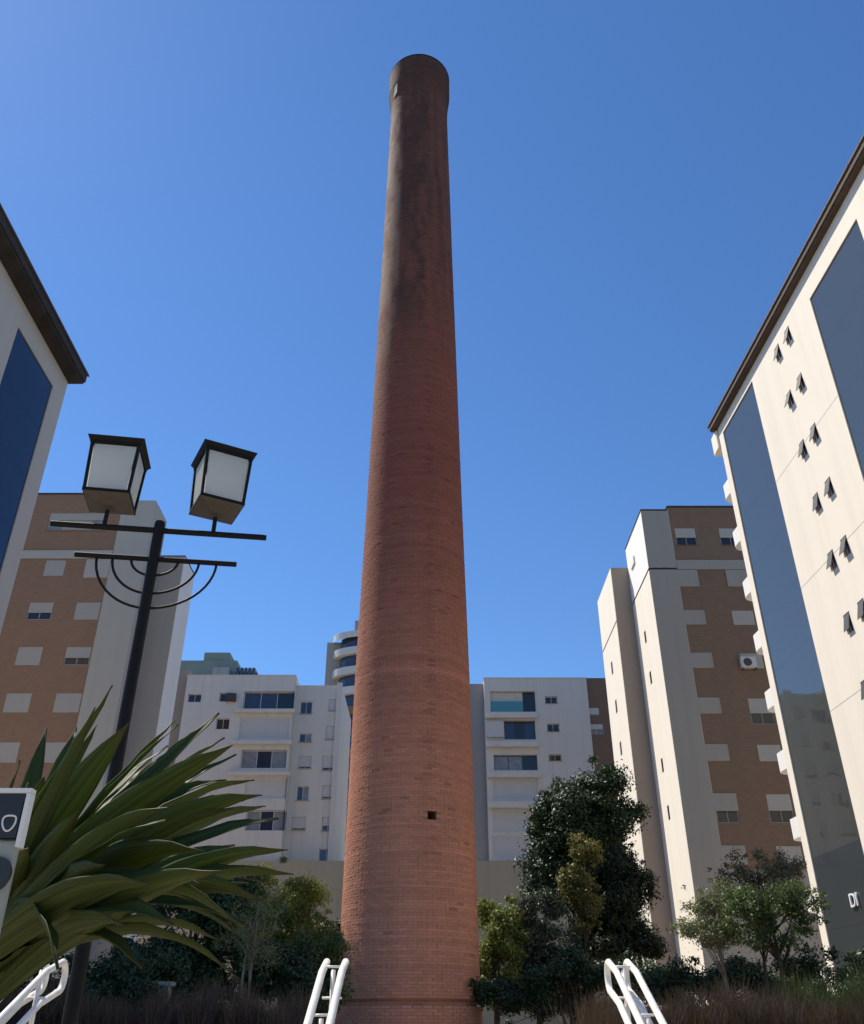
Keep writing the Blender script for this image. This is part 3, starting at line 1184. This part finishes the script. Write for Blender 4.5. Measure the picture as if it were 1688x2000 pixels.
ro, ri = rad(hz0) - .012, rad(hz0) - .5
mb.quad(hp(a0, ro, hz0), hp(a1, ro, hz0), hp(a1, ri, hz0), hp(a0, ri, hz0))
mb.quad(hp(a0, ro, hz1), hp(a1, ro, hz1), hp(a1, ri, hz1), hp(a0, ri, hz1))
mb.quad(hp(a0, ro, hz0), hp(a0, ro, hz1), hp(a0, ri, hz1), hp(a0, ri, hz0))
mb.quad(hp(a1, ro, hz0), hp(a1, ro, hz1), hp(a1, ri, hz1), hp(a1, ri, hz0))
mb.quad(hp(a0, ri, hz0), hp(a1, ri, hz0), hp(a1, ri, hz1), hp(a0, ri, hz1))
mb.build('putlog_hole', M['mortar'], CH)
zt = TZ + courses * CS
mb = MB()
mb.lathe([(1.376, zt - .006), (1.385, zt + .07), (.75, zt + .09), (.75, zt - 6), (.01, zt - 6)], CX, CY, 46)
mb.build('mouth', M['soot'], CH)
# pale raised patch under the cap
mb = MB()
pa = R(-52)
for i in range(5):
    pass
th0, th1 = R(-60), R(-45)
P8 = []
for rr_ in (.0, .02):
    for (t, z) in ((th0, 37.5), (th1 - .05, 37.62), (th1, 38.15), (th0 + .1, 38.05)):
        P8.append(hp(t, rad(z) + .012 + rr_, z))
mb.hexa(P8)
mb.build('pale_patch', M['patch'], CH)

# ------------------------------------------------------------------ lamp post
LPX, LPY = -1.775, 5.0
LT = thing('lamp_post', (LPX, LPY, 0), 'black iron lamp post with two square frosted lanterns and scrolls', 'lamp post')
mb = MB()
mb.tube([(LPX, LPY, 0.004), (LPX, LPY, .35), (LPX, LPY, .36), (LPX, LPY, 4.475), (LPX, LPY, 4.505)], [.075, .07, .040, .034, .031], 20)
mb.build('pole', M['black'], LT, smooth=False, bevel=.006)
adir = Vector((math.cos(R(8)), math.sin(R(8)), 0))


def lp_(s, dz, side=0.0):
    v = Vector((LPX, LPY, 0)) + adir * s + Vector((-adir.y, adir.x, 0)) * side
    return (v.x, v.y, dz)


mb = MB()
mb.tube([lp_(-.675, 4.44), lp_(.69, 4.44)], .019, 14)
mb.build('arm', M['black'], LT, bevel=.005)
mb = MB()
mb.tube([lp_(-.485, 4.23), lp_(.52, 4.23)], .017, 14)
mb.build('arm', M['black'], LT, bevel=.005)
for rr_, dep in ((.155, .11), (.285, .235), (.395, .335)):
    mb = MB()
    pts = [lp_(rr_ * math.cos(a) * (.88 if a > math.pi / 2 else 1), 4.225 - dep * math.sin(a)) for a in np.linspace(0, math.pi, 25)]
    mb.tube(pts, .0085, 8)
    mb.build('scroll', M['black'], LT, smooth=True)


def lantern(s, rot):
    c = Vector(lp_(s, 0))
    z0, z1 = 4.625, 5.0
    wb_, wt_ = .146, .160       # half widths, bottom and top
    rm = Matrix.Rotation(rot, 3, 'Z')

    def pt(x, y, z):
        v = rm @ Vector((x, y, 0))
        return (c.x + v.x, c.y + v.y, z)

    fr = MB()
    for sx in (-1, 1):
        for sy in (-1, 1):
            b, t = wb_, wt_
            d = .018
            fr.hexa([pt(sx * b, sy * b, z0), pt(sx * (b - d), sy * b, z0), pt(sx * (b - d), sy * (b - d), z0), pt(sx * b, sy * (b - d), z0),
                     pt(sx * t, sy * t, z1), pt(sx * (t - d), sy * t, z1), pt(sx * (t - d), sy * (t - d), z1), pt(sx * t, sy * (t - d), z1)])
    for (z, w, h_) in ((z0, wb_ + .002, .018), (z1 - .018, wt_ + .002, .02)):
        for q_ in ((-w, w, -w, -w + .022), (-w, w, w - .022, w), (-w, -w + .022, -w + .022, w - .022), (w - .022, w, -w + .022, w - .022)):
            x0, x1, y0, y1 = q_
            fr.hexa([pt(x0, y0, z), pt(x1, y0, z), pt(x1, y1, z), pt(x0, y1, z), pt(x0, y0, z + h_), pt(x1, y0, z + h_), pt(x1, y1, z + h_), pt(x0, y1, z + h_)])
    fo = fr.build('lantern', M['black'], LT)
    for i in range(4):
        a = i * math.pi / 2
        r2 = Matrix.Rotation(a, 3, 'Z')
        p = MB()
        b, t = wb_ - .012, wt_ - .012
        pp = []
        for (x, z, w) in ((-b + .014, z0 + .02, b), (b - .014, z0 + .02, b), (t - .014, z1 - .02, t), (-t + .014, z1 - .02, t)):
            for th_ in (0, .005):
                v = r2 @ Vector((x, -w + th_, 0))
                pp.append(pt(v.x, v.y, z))
        pp = [pp[0], pp[2], pp[4], pp[6], pp[1], pp[3], pp[5], pp[7]]
        p.hexa(pp)
        p.build('pane', M['frosted'], fo)
    rf = MB()
    w = wt_ + .022
    ww = wt_ + .004
    rf.hexa([pt(-ww, -ww, z1 + .002), pt(ww, -ww, z1 + .002), pt(ww, ww, z1 + .002), pt(-ww, ww, z1 + .002),
             pt(-w, -w, z1 + .03), pt(w, -w, z1 + .03), pt(w, w, z1 + .03), pt(-w, w, z1 + .03)])
    w2 = .05
    rf.hexa([pt(-w, -w, z1 + .031), pt(w, -w, z1 + .031), pt(w, w, z1 + .031), pt(-w, w, z1 + .031),
             pt(-w2, -w2, z1 + .11), pt(w2, -w2, z1 + .11), pt(w2, w2, z1 + .11), pt(-w2, w2, z1 + .11)])
    rf.build('roof', M['black'], fo)
    bs_ = MB()
    w, w2 = wb_ - .002, .05
    bs_.hexa([pt(-w2, -w2, z0 - .045), pt(w2, -w2, z0 - .045), pt(w2, w2, z0 - .045), pt(-w2, w2, z0 - .045),
              pt(-w, -w, z0 - .002), pt(w, -w, z0 - .002), pt(w, w, z0 - .002), pt(-w, w, z0 - .002)])
    bs_.build('base_plate', M['lamp_base'], fo)
    sm = MB()
    sm.tube([(c.x, c.y, 4.45), (c.x, c.y, z0 - .06)], .014, 10)
    sm.build('stem', M['black'], fo)


lantern(-.345, R(9))
lantern(.345, R(28))

# ------------------------------------------------------------------ handrails on the stairs
SL = .5


def handrail(x, label, yend=8.95, loop=True):
    o = thing('handrail', (x, 5.6, .15), label, 'handrail', 'white handrails on the stairs')

    def zr(y, h_):
        return h_ + max(0.0, min(TZ, (y - 6.2) * SL))
    for sx in (-1, 1):
        xx = x + sx * .085
        pts = []
        y0, y1 = 5.8, yend
        H1, H2 = .90, .66
        for y in np.linspace(y0, y1, 10):
            pts.append((xx, y, zr(y, H1)))
        if not loop:
            mb = MB()
            mb.tube(pts, .032, 12)
            mb.build('rail', M['rail'], o, smooth=True)
            continue
        zc = (zr(y1, H1) + zr(y1, H2)) / 2
        rr_ = (zr(y1, H1) - zr(y1, H2)) / 2
        for a in np.linspace(math.pi / 2, -math.pi / 2, 11)[1:-1]:
            pts.append((xx, y1 + rr_ * math.cos(a) * .9, zc + rr_ * math.sin(a)))
        for y in np.linspace(y1, y0, 10):
            pts.append((xx, y, zr(y, H2)))
        mb = MB()
        mb.tube(pts, .029, 12)
        mb.build('rail', M['rail'], o, smooth=True)
    for y in (6.3, 7.1, 7.95, 8.72):
        mb = MB()
        base = min(TZ, .1625 * (int((y - 6.2) / .325) + 1))
        mb.tube([(x, y, base), (x, y, zr(y, .90) - .035)], .021, 12)
        mb.build('post', M['rail'], o, smooth=True)
        for hh in (.90, .66):
            mb = MB()
            mb.tube([(x - .085, y, zr(y, hh) - .012), (x + .085, y, zr(y, hh) - .012)], .010, 8)
            mb.build('rung', M['rail'], o, smooth=True)
    return o


handrail(-3.42, 'white double handrail under the strap leaf plant at left')
handrail(-.865, 'white double handrail in front of the chimney foot', 8.95, False)
handrail(1.68, 'white double handrail at the right end of the stairs')

# ------------------------------------------------------------------ sign totem
T = thing('sign_totem', (-1.30, 2.62, 0), 'grey sign post with black white-edged panel at left edge', 'sign')
FT = front(2.6)
tx1 = -1.148
mb = MB()
fbox(mb, FT, -1.62, tx1 - .012, 0.004, 2.08, -.03, 0)
mb.build('post', M['sign_grey'], T, bevel=.008)
mb = MB()
fbox(mb, FT, -1.60, tx1 - .02, 2.085, 2.205, -.025, .004)
mb.build('panel', M['sign_black'], T)
mb = MB()
fbox(mb, FT, -1.62, tx1, 2.207, 2.22, -.02, .012)
fbox(mb, FT, tx1 - .012, tx1, 2.06, 2.206, -.02, .012)
mb.build('border', M['sign_white'], T)
mb = MB()
cx_, cz_ = at(18, 1605, 2.593).x, at(18, 1605, 2.593).z
pts = [(cx_ + .019 * math.cos(a) * (1.0), 2.6 - .007, cz_ + .021 * math.sin(a) + (.004 * math.cos(2 * a))) for a in np.linspace(0, 2 * math.pi, 25)]
mb.tube(pts, .0028, 6, cap=False)
mb.build('symbol', M['sign_white'], T)
mb = MB()
mb.tube([(-1.20, 2.6 - .001, 1.99), (-1.20, 2.6 - .012, 1.99)], .045, 28)
mb.build('round_lens', M['sign_black'], T)


# ------------------------------------------------------------------ strap-leaf plant
def strap_leaf(parent, b, t, width, lift, roll, name='leaf', fold=.22, seg=16, droop=0.0):
    b, t = Vector(b), Vector(t)
    L = (t - b).length
    mid = (b + t) / 2 + Vector((0, 0, lift * L))
    d = (t - b)
    side0 = d.cross(Vector((0, 0, 1)))
    if side0.length < 1e-3:
        side0 = Vector((1, 0, 0))
    side0.normalize()
    V_, F_, UV = [], [], []
    nc = 7
    for i in range(seg + 1):
        s = i / seg
        p = b * (1 - s) ** 2 + mid * 2 * s * (1 - s) + t * s * s
        p = p + Vector((0, 0, -droop * L * max(0, s - .6) ** 2 * 4))
        tan = ((mid - b) * (1 - s) + (t - mid) * s).normalized()
        sd = (side0 - tan * side0.dot(tan)).normalized()
        q = Matrix.Rotation(roll + .25 * (s - .5), 3, tan)
        sd = q @ sd
        nrm = sd.cross(tan)
        w = width * (.42 + .58 * math.sin(min(1, s * 1.9) * math.pi / 2)) * (1 - max(0, (s - .5) / .5) ** 1.9)
        w = max(w, .002)
        for j in range(nc):
            x = (j / (nc - 1)) * 2 - 1
            ripple = .012 * math.sin(9 * s * math.pi + 3 * x) * abs(x)
            V_.append(p + sd * (x * w) + nrm * (fold * w * (abs(x) ** 1.4) + ripple * .4))
            UV.append((x * .5 + .5, s))
    for i in range(seg):
        for j in range(nc - 1):
            a = i * nc + j
            F_.append((a, a + 1, a + nc + 1, a + nc))
    me = bpy.data.meshes.new(name)
    o_ = ORG[parent.name]
    me.from_pydata([tuple(v - o_) for v in V_], [], F_)
    uvl = me.uv_layers.new(name='UVMap')
    for lp2 in me.loops:
        uvl.data[lp2.index].uv = UV[lp2.vertex_index]
    me.polygons.foreach_set('use_smooth', [True] * len(me.polygons))
    me.materials.append(M['strap'])
    ob = bpy.data.objects.new(name, me)
    col.objects.link(ob)
    sm_ = ob.modifiers.new('thick', 'SOLIDIFY')
    sm_.thickness = .0035
    ob.parent = parent
    return ob


PB = Vector((-1.62, 3.45, 1.75))
SPT = thing('strap_leaf_plant', (PB.x, PB.y, 0), 'big plant with broad strap leaves fanning over the lamp post foot', 'plant')
mb = MB()
mb.tube([(PB.x - .05, PB.y, .004), (PB.x + .03, PB.y, .6), (PB.x - .02, PB.y, 1.2), (PB.x, PB.y, 1.8)], [.16, .12, .10, .09], 12)
mb.build('trunk', M['bark'], SPT, smooth=True)
tips = [  # (photo x, y, depth, half width, lift, roll)
    (219, 1338, 3.0, .042, -.03, .3), (150, 1420, 3.9, .05, .03, -.2), (252, 1412, 3.2, .060, .05, .5), (428, 1392, 3.6, .062, .04, .55),
    (455, 1455, 3.3, .055, .10, .7), (500, 1492, 3.8, .060, .10, .6), (478, 1560, 3.4, .055, .10, .7), (545, 1590, 3.7, .062, .11, .65),
    (565, 1640, 3.5, .060, .12, .7), (575, 1690, 3.8, .062, .14, .6), (520, 1720, 3.2, .058, .14, .75), (480, 1760, 3.0, .055, .16, .6),
    (500, 1850, 3.4, .050, .30, .3), (330, 1560, 2.9, .055, .08, .9), (400, 1640, 3.0, .060, .10, .8), (430, 1700, 2.8, .055, .12, .9),
    (300, 1700, 2.8, .060, .10, 1.0), (340, 1800, 2.9, .055, .16, .8), (250, 1790, 2.9, .055, .10, 1.0), (210, 1660, 2.9, .055, .05, 1.0),
    (160, 1560, 3.0, .055, .03, .7), (90, 1500, 3.2, .055, .02, .3), (40, 1480, 3.4, .055, .02, 0), (-60, 1470, 3.3, .055, .04, -.3),
    (-180, 1520, 3.4, .055, .08, -.5), (-260, 1640, 3.3, .055, .1, -.6), (-300, 1780, 3.5, .055, .12, -.6), (120, 1860, 2.9, .055, .2, .5),
    (380, 1480, 4.1, .055, .04, .4), (330, 1440, 4.0, .05, .03, .4), (460, 1640, 4.2, .055, .1, .5), (520, 1560, 4.2, .055, .08, .5),
    (440, 1430, 3.9, .05, .05, .6), (515, 1530, 3.3, .05, .10, .8), (350, 1400, 3.5, .05, .03, .5), (300, 1600, 3.3, .05, .08, .7), (480, 1680, 3.5, .05, .12, .7), (380, 1740, 3.1, .05, .14, .7), (200, 1820, 3.2, .05, .14, .7),
    (150, 1760, 4.3, .055, .12, .3), (280, 1880, 3.2, .055, .22, .5), (430, 1820, 3.8, .055, .2, .5), (60, 1640, 3.05, .055, .04, .8),
]
tips2 = []
for q_ in tips:
    tips2.append(q_)
    if q_[0] > 60 and random.random() < .55:
        tips2.append((q_[0] + random.uniform(-70, 25), q_[1] + random.uniform(-25, 55), q_[2] + random.uniform(-.1, .5), q_[3] * .85, q_[4] * random.uniform(.8, 1.4), q_[5]))
for i, (px, py, Y, w, lift, roll) in enumerate(tips2):
    t = at(px, py, Y)
    a = random.uniform(0, 6.28)
    b = PB + Vector((.07 * math.cos(a), .07 * math.sin(a), random.uniform(-.08, .14)))
    strap_leaf(SPT, b, t, w * random.uniform(.72, 1.2), lift * 1.35, (-.9 * roll if i % 3 else .8 * roll) + random.uniform(-.3, .3), fold=random.uniform(.15, .5), droop=random.uniform(0, .10) if i > 7 else 0)


# ------------------------------------------------------------------ foliage tools
def leaf_arrays(centers, radii, n, size, aspect=.5, up=.35, rg=rng, flat=1.0, droop=0.0):
    centers = np.asarray(centers, float)
    radii = np.asarray(radii, float)
    w = radii ** 2
    idx = rg.choice(len(centers), n, p=w / w.sum())
    d = rg.normal(size=(n, 3))
    d /= np.linalg.norm(d, axis=1)[:, None]
    rad_ = radii[idx] * (0.45 + 0.55 * rg.random(n) ** .6) * (1 + .28 * rg.normal(size=n))
    off = d * rad_[:, None]
    off[:, 2] *= flat
    p = centers[idx] + off
    nr = d * .8 + rg.normal(size=(n, 3)) * .55
    nr[:, 2] += up
    nr /= np.linalg.norm(nr, axis=1)[:, None]
    t = rg.normal(size=(n, 3))
    t[:, 2] -= droop
    t -= nr * (t * nr).sum(1)[:, None]
    t /= np.linalg.norm(t, axis=1)[:, None]
    b = np.cross(nr, t)
    s = size * (0.6 + .8 * rg.random(n))
    L, W = s[:, None], (s * aspect * .5)[:, None]
    v = np.empty((n, 4, 3))
    v[:, 0] = p - t * L * .5
    v[:, 1] = p + b * W + nr * L * .06
    v[:, 2] = p + t * L * .5
    v[:, 3] = p - b * W + nr * L * .06
    return v.reshape(-1, 3)


def mesh_quads(name, v, mat, parent, org):
    me = bpy.data.meshes.new(name)
    n = len(v) // 4
    v = (v - np.array(org)).astype(np.float32)
    me.vertices.add(len(v))
    me.vertices.foreach_set('co', v.ravel())
    me.loops.add(4 * n)
    me.loops.foreach_set('vertex_index', np.arange(4 * n, dtype=np.int32))
    me.polygons.add(n)
    me.polygons.foreach_set('loop_start', np.arange(0, 4 * n, 4, dtype=np.int32))
    me.update()
    me.validate()
    me.materials.append(mat)
    ob = bpy.data.objects.new(name, me)
    col.objects.link(ob)
    if parent:
        ob.parent = parent
    return ob


def tree(name, label, cat, base, lobes, leaf, nleaf, size, trunk=(.12, 'bark'), group=None, clump=.28, nclump=60, stems=1, aspect=.5, up=.35, flat=.75, droop=0.0, bare=False):
    """lobes: ellipsoids (cx, cy, cz, rx, ry, rz) that the crown's clumps fill"""
    base = Vector(base)
    o = thing(name, base, label, cat, group)
    cs, rs = [], []
    vol = np.array([l[3] * l[4] * l[5] for l in lobes]) ** .8
    for li, l in enumerate(lobes):
        m_ = max(5, int(nclump * vol[li] / vol.sum()))
        for _ in range(m_):
            d = rng.normal(size=3)
            d /= np.linalg.norm(d)
            if d[2] < -.6:
                d[2] *= .5
            rr_ = (.35 + .65 * rng.random() ** .5)
            cs.append((l[0] + d[0] * l[3] * rr_, l[1] + d[1] * l[4] * rr_, l[2] + d[2] * l[5] * rr_))
            rs.append(clump * (0.6 + .9 * rng.random()))
        for _ in range(max(3, m_ // 2)):
            d = rng.normal(size=3)
            d /= np.linalg.norm(d)
            rr_ = .95 + .35 * rng.random()
            cs.append((l[0] + d[0] * l[3] * rr_, l[1] + d[1] * l[4] * rr_, l[2] + d[2] * l[5] * rr_))
            rs.append(clump * (0.22 + .35 * rng.random()))
    v = leaf_arrays(cs, rs, nleaf, size, aspect, up, flat=flat, droop=droop)
    mesh_quads('crown', v, M[leaf], o, base)
    tr = MB()
    top = Vector(lobes[0][:3])
    for s in range(stems):
        bx = base + Vector((random.uniform(-1, 1), random.uniform(-1, 1), 0)) * (.12 * (stems > 1))
        tp = top + Vector((random.uniform(-1, 1), random.uniform(-1, 1), 0)) * (.35 * lobes[0][3] * (stems > 1))
        pts = []
        for i in range(6):
            t = i / 5
            p = bx.lerp(tp, t) + Vector((random.uniform(-1, 1), random.uniform(-1, 1), 0)) * trunk[0] * .6 * math.sin(t * math.pi)
            pts.append(p)
        tr.tube(pts, [trunk[0] * (1 - .65 * i / 5) for i in range(6)], 8)
    for i in rng.choice(len(cs), min(len(cs), 22), replace=False):
        c = Vector(cs[i])
        s = base.lerp(top, random.uniform(.45, .9))
        m1 = s.lerp(c, .5) + Vector((random.uniform(-.15, .15), random.uniform(-.15, .15), random.uniform(-.05, .2)))
        tr.tube([s, m1, c], [trunk[0] * .32, trunk[0] * .2, trunk[0] * .07], 6)
    tr.build('trunk', M[trunk[1]], o, smooth=True)
    return o


def lobe(px, py, Y, rx, rz, ry=None):
    p = at(px, py, Y)
    return (p.x, Y, p.z, rx, ry or rx, rz)


def foot(px, Y):
    p = at(px, 1950, Y)
    return (p.x, Y, TZ + .05)


# --- right side
tree('broadleaf_tree', 'large dark green tree in front of the sunlit cream fins', 'tree', foot(1150, 34),
     [lobe(1125, 1615, 34, 1.55, 1.4), lobe(1175, 1525, 34, .85, .65), lobe(1085, 1670, 34, .95, 1.0), lobe(1195, 1600, 34, 1.0, .8), lobe(1095, 1565, 34, .7, .6), lobe(1085, 1730, 34, .9, .9), lobe(1150, 1700, 34, 1.4, 1.1), lobe(1135, 1555, 34, 1.0, .8)],
     'leaf_dark', 78200, 0.126, (.20, 'bark'), 'garden trees', .50, 150)
tree('shade_tree', 'black-green drooping tree under the large tree at right', 'tree', foot(1240, 33),
     [lobe(1205, 1745, 33, 1.15, 1.2), lobe(1185, 1830, 33, 1.1, 1.0), lobe(1235, 1835, 33, .8, .8)],
     'palm', 44200, 0.148, (.15, 'bark'), 'garden trees', .42, 100, aspect=.3, droop=1.0)
tree('olive_tree', 'slim olive-yellow small tree before the dark tree', 'tree', foot(1145, 28),
     [lobe(1140, 1740, 28, .42, .75), lobe(1142, 1665, 28, .42, .42), lobe(1120, 1715, 28, .35, .3), lobe(1150, 1800, 28, .3, .4)],
     'leaf_olive', 20400, 0.074, (.07, 'bark'), 'garden trees', .22, 40)
tree('shrub', 'bright lime shrub right of the chimney foot', 'shrub', foot(965, 26.5),
     [lobe(965, 1800, 27, .62, .75), lobe(985, 1850, 27, .6, .6), lobe(955, 1860, 27, .5, .6), lobe(960, 1920, 27, .8, .7)],
     'leaf_lime', 23800, 0.081, (.05, 'bark'), 'garden shrubs', .24, 45, stems=3)
tree('shrub', 'grey-green shrub between the lime shrub and the dark tree', 'shrub', foot(1050, 28),
     [lobe(1050, 1800, 28, .85, .75), lobe(1030, 1870, 28, .8, .8), lobe(1080, 1860, 28, .8, .8), lobe(1050, 1950, 28, 1.3, .8)],
     'leaf_grey', 30600, 0.096, (.06, 'bark'), 'garden shrubs', .3, 55, stems=3)
tree('shrub', 'low dark shrub at the foot of the dark tree', 'shrub', foot(1120, 24),
     [lobe(1100, 1900, 24, 1.0, .5), lobe(1200, 1900, 24, 1.2, .45), lobe(1010, 1945, 24, .9, .5), lobe(1280, 1930, 24, 1.0, .5)],
     'leaf_dark', 30600, 0.089, (.05, 'bark'), 'garden shrubs', .26, 60, stems=4)
tree('garden_tree', 'small green tree with thin dark trunk at right', 'tree', foot(1540, 17.5),
     [lobe(1500, 1765, 17.5, .75, .36), lobe(1560, 1760, 17.5, .5, .3), lobe(1450, 1800, 17.5, .5, .28), lobe(1490, 1835, 17.5, .45, .25), lobe(1570, 1810, 17.5, .35, .22)],
     'leaf_mid', 12500, 0.056, (.06, 'bark'), 'garden trees', .15, 85)
tree('garden_tree', 'brownish-leaved tree top behind the small green tree at right', 'tree', foot(1490, 20),
     [lobe(1480, 1700, 20, .85, .38), lobe(1430, 1725, 20, .45, .3), lobe(1540, 1700, 20, .4, .3), lobe(1500, 1740, 20, .7, .3)],
     'leaf_brown', 7500, 0.056, (.05, 'bark'), 'garden trees', .15, 70)
tree('garden_tree', 'pale sparse tree left of the small green tree', 'tree', foot(1425, 18.5),
     [lobe(1390, 1760, 18.5, .55, .4), lobe(1350, 1810, 18.5, .38, .22), lobe(1400, 1830, 18.5, .4, .25)],
     'leaf_pale', 7000, 0.052, (.045, 'bark_pale'), 'garden trees', .17, 50)
tree('shrub', 'dark shrub behind the brown grass at right', 'shrub', foot(1420, 21),
     [lobe(1380, 1915, 21, 1.1, .42), lobe(1500, 1920, 21, 1.2, .4), lobe(1620, 1900, 21, 1.2, .5), lobe(1330, 1940, 21, .7, .45)],
     'leaf_dark', 18700, 0.074, (.05, 'bark'), 'garden shrubs', .24, 60, stems=4)
tree('shrub', 'low dark hedge shrub at the lower right edge', 'shrub', foot(1640, 15),
     [lobe(1640, 1960, 15, .5, .3), lobe(1710, 1930, 15, .5, .35), lobe(1580, 1980, 15, .4, .25)],
     'leaf_dark', 15300, 0.052, (.04, 'bark'), 'garden shrubs', .17, 50, stems=3, aspect=.3)

# --- left side
tree('hedge_tree', 'tall yellow-green hedge tree left of the chimney', 'tree', foot(560, 25),
     [lobe(560, 1770, 25, .95, .95), lobe(600, 1770, 25, .5, .7), lobe(520, 1760, 25, .8, .8), lobe(570, 1850, 25, 1.1, .8), lobe(500, 1840, 25, .9, .8)],
     'leaf_lime', 40800, 0.081, (.08, 'bark'), 'garden trees', .26, 80, stems=3, droop=.8, aspect=.35)
tree('shrub', 'dark shrub squeezed between hedge tree and chimney', 'shrub', foot(630, 27.5),
     [lobe(635, 1830, 27.5, .75, .7), lobe(625, 1900, 27.5, 1.0, .8)],
     'leaf_dark', 11900, 0.089, (.06, 'bark'), 'garden shrubs', .28, 40, stems=3)
tree('shrub', 'glossy bright green shrub low beside the chimney', 'shrub', foot(620, 21),
     [lobe(625, 1855, 21, .45, .25), lobe(640, 1900, 21, .4, .3), lobe(595, 1890, 21, .5, .35), lobe(610, 1950, 21, .7, .4)],
     'leaf_mid', 9350, 0.074, (.04, 'bark'), 'garden shrubs', .2, 36, stems=3)
tree('shrub', 'dark undergrowth shrub below the strap leaves', 'shrub', foot(380, 19),
     [lobe(380, 1820, 19, 1.0, .7), lobe(330, 1890, 19, 1.2, .6), lobe(450, 1800, 19, .8, .7), lobe(450, 1900, 19, 1.1, .6), lobe(540, 1920, 19, .8, .5)],
     'leaf_dark', 44200, 0.081, (.06, 'bark'), 'garden shrubs', .27, 80, stems=4)
tree('shrub', 'dark hedge behind the left handrail', 'shrub', foot(200, 15.5),
     [lobe(180, 1930, 15.5, .9, .4), lobe(60, 1930, 15.5, 1.0, .5), lobe(270, 1920, 15.5, .8, .45), lobe(-60, 1900, 15.5, .9, .5)],
     'leaf_dark', 20400, 0.067, (.05, 'bark'), 'garden shrubs', .22, 70, stems=4)
tree('wispy_tree', 'wispy pale young tree with twin thin stems before the hedge', 'tree', foot(485, 15),
     [lobe(500, 1800, 15, .38, .42), lobe(530, 1770, 15, .22, .3), lobe(470, 1830, 15, .3, .25), lobe(510, 1870, 15, .3, .25)],
     'leaf_pale', 4420, 0.037, (.025, 'bark_pale'), 'garden trees', .15, 46, stems=2, aspect=.3)


# ornamental grass
def grass(name, label, mat, pts, n, h, lean=.35, wid=.006):
    v = []
    pts = np.asarray(pts)
    x0, x1, y0, y1 = pts
    bx = rng.uniform(x0, x1, n)
    by = rng.uniform(y0, y1, n)
    cx_ = np.round(bx / .45) * .45 + rng.normal(size=n) * .07
    cy_ = np.round(by / .45) * .45 + rng.normal(size=n) * .07
    a = rng.uniform(0, 6.283, n)
    ln = lean * rng.random(n)
    hh = h * (.55 + .55 * rng.random(n)) * (0.85 + .3 * np.sin(cx_ * 3.1) * np.cos(cy_ * 2.3))
    segs = 3
    quads = []
    for s in range(segs):
        t0, t1 = s / segs, (s + 1) / segs
        sx, sy = -np.sin(a + 1.2) * wid, np.cos(a + 1.2) * wid

        def pos(t):
            return np.stack([cx_ + np.cos(a) * ln * hh * t ** 1.8, cy_ + np.sin(a) * ln * hh * t ** 1.8, TZ + .1 + hh * (t - .18 * ln * t * t)], 1)
        p0, p1 = pos(t0), pos(t1)
        w0, w1 = 1 - .75 * t0, 1 - .75 * t1
        sd = np.stack([sx, sy, np.zeros(n)], 1)
        quads.append(np.stack([p0 - sd * w0, p0 + sd * w0, p1 + sd * w1, p1 - sd * w1], 1))
    v = np.concatenate(quads, 0).reshape(-1, 3)
    o_ = mesh_quads(name, v, M[mat], None, (0, 0, 0))
    tag(o_, label, 'grass', None, 'stuff')


grass('fountain_grass', 'reddish-brown fountain grass left of the stairs', 'grass_red', (-6.2, -1.6, 11.5, 14.0), 17000, .75)
grass('fountain_grass', 'reddish-brown fountain grass right of the stairs', 'grass_red', (2.0, 6.4, 11.5, 15.0), 18000, .75)
grass('tall_grass', 'tall green grass at the lower right edge', 'grass_green', (5.2, 9.5, 12.5, 15.5), 16000, 1.0, .3)

# pale garden wall behind the left rails
W_ = thing('garden_wall', (-6.5, 17.5, TZ), 'pale low garden wall behind the left shrubs', 'wall')
mb = MB()
mb.box(-9.5, -4.6, 17.5, 17.75, TZ, 2.40)
mb.build('wall', M['concrete'], W_)
mb = MB()
mb.box(-9.55, -4.55, 17.45, 17.8, 2.402, 2.47)
mb.build('coping', M['concrete'], W_)
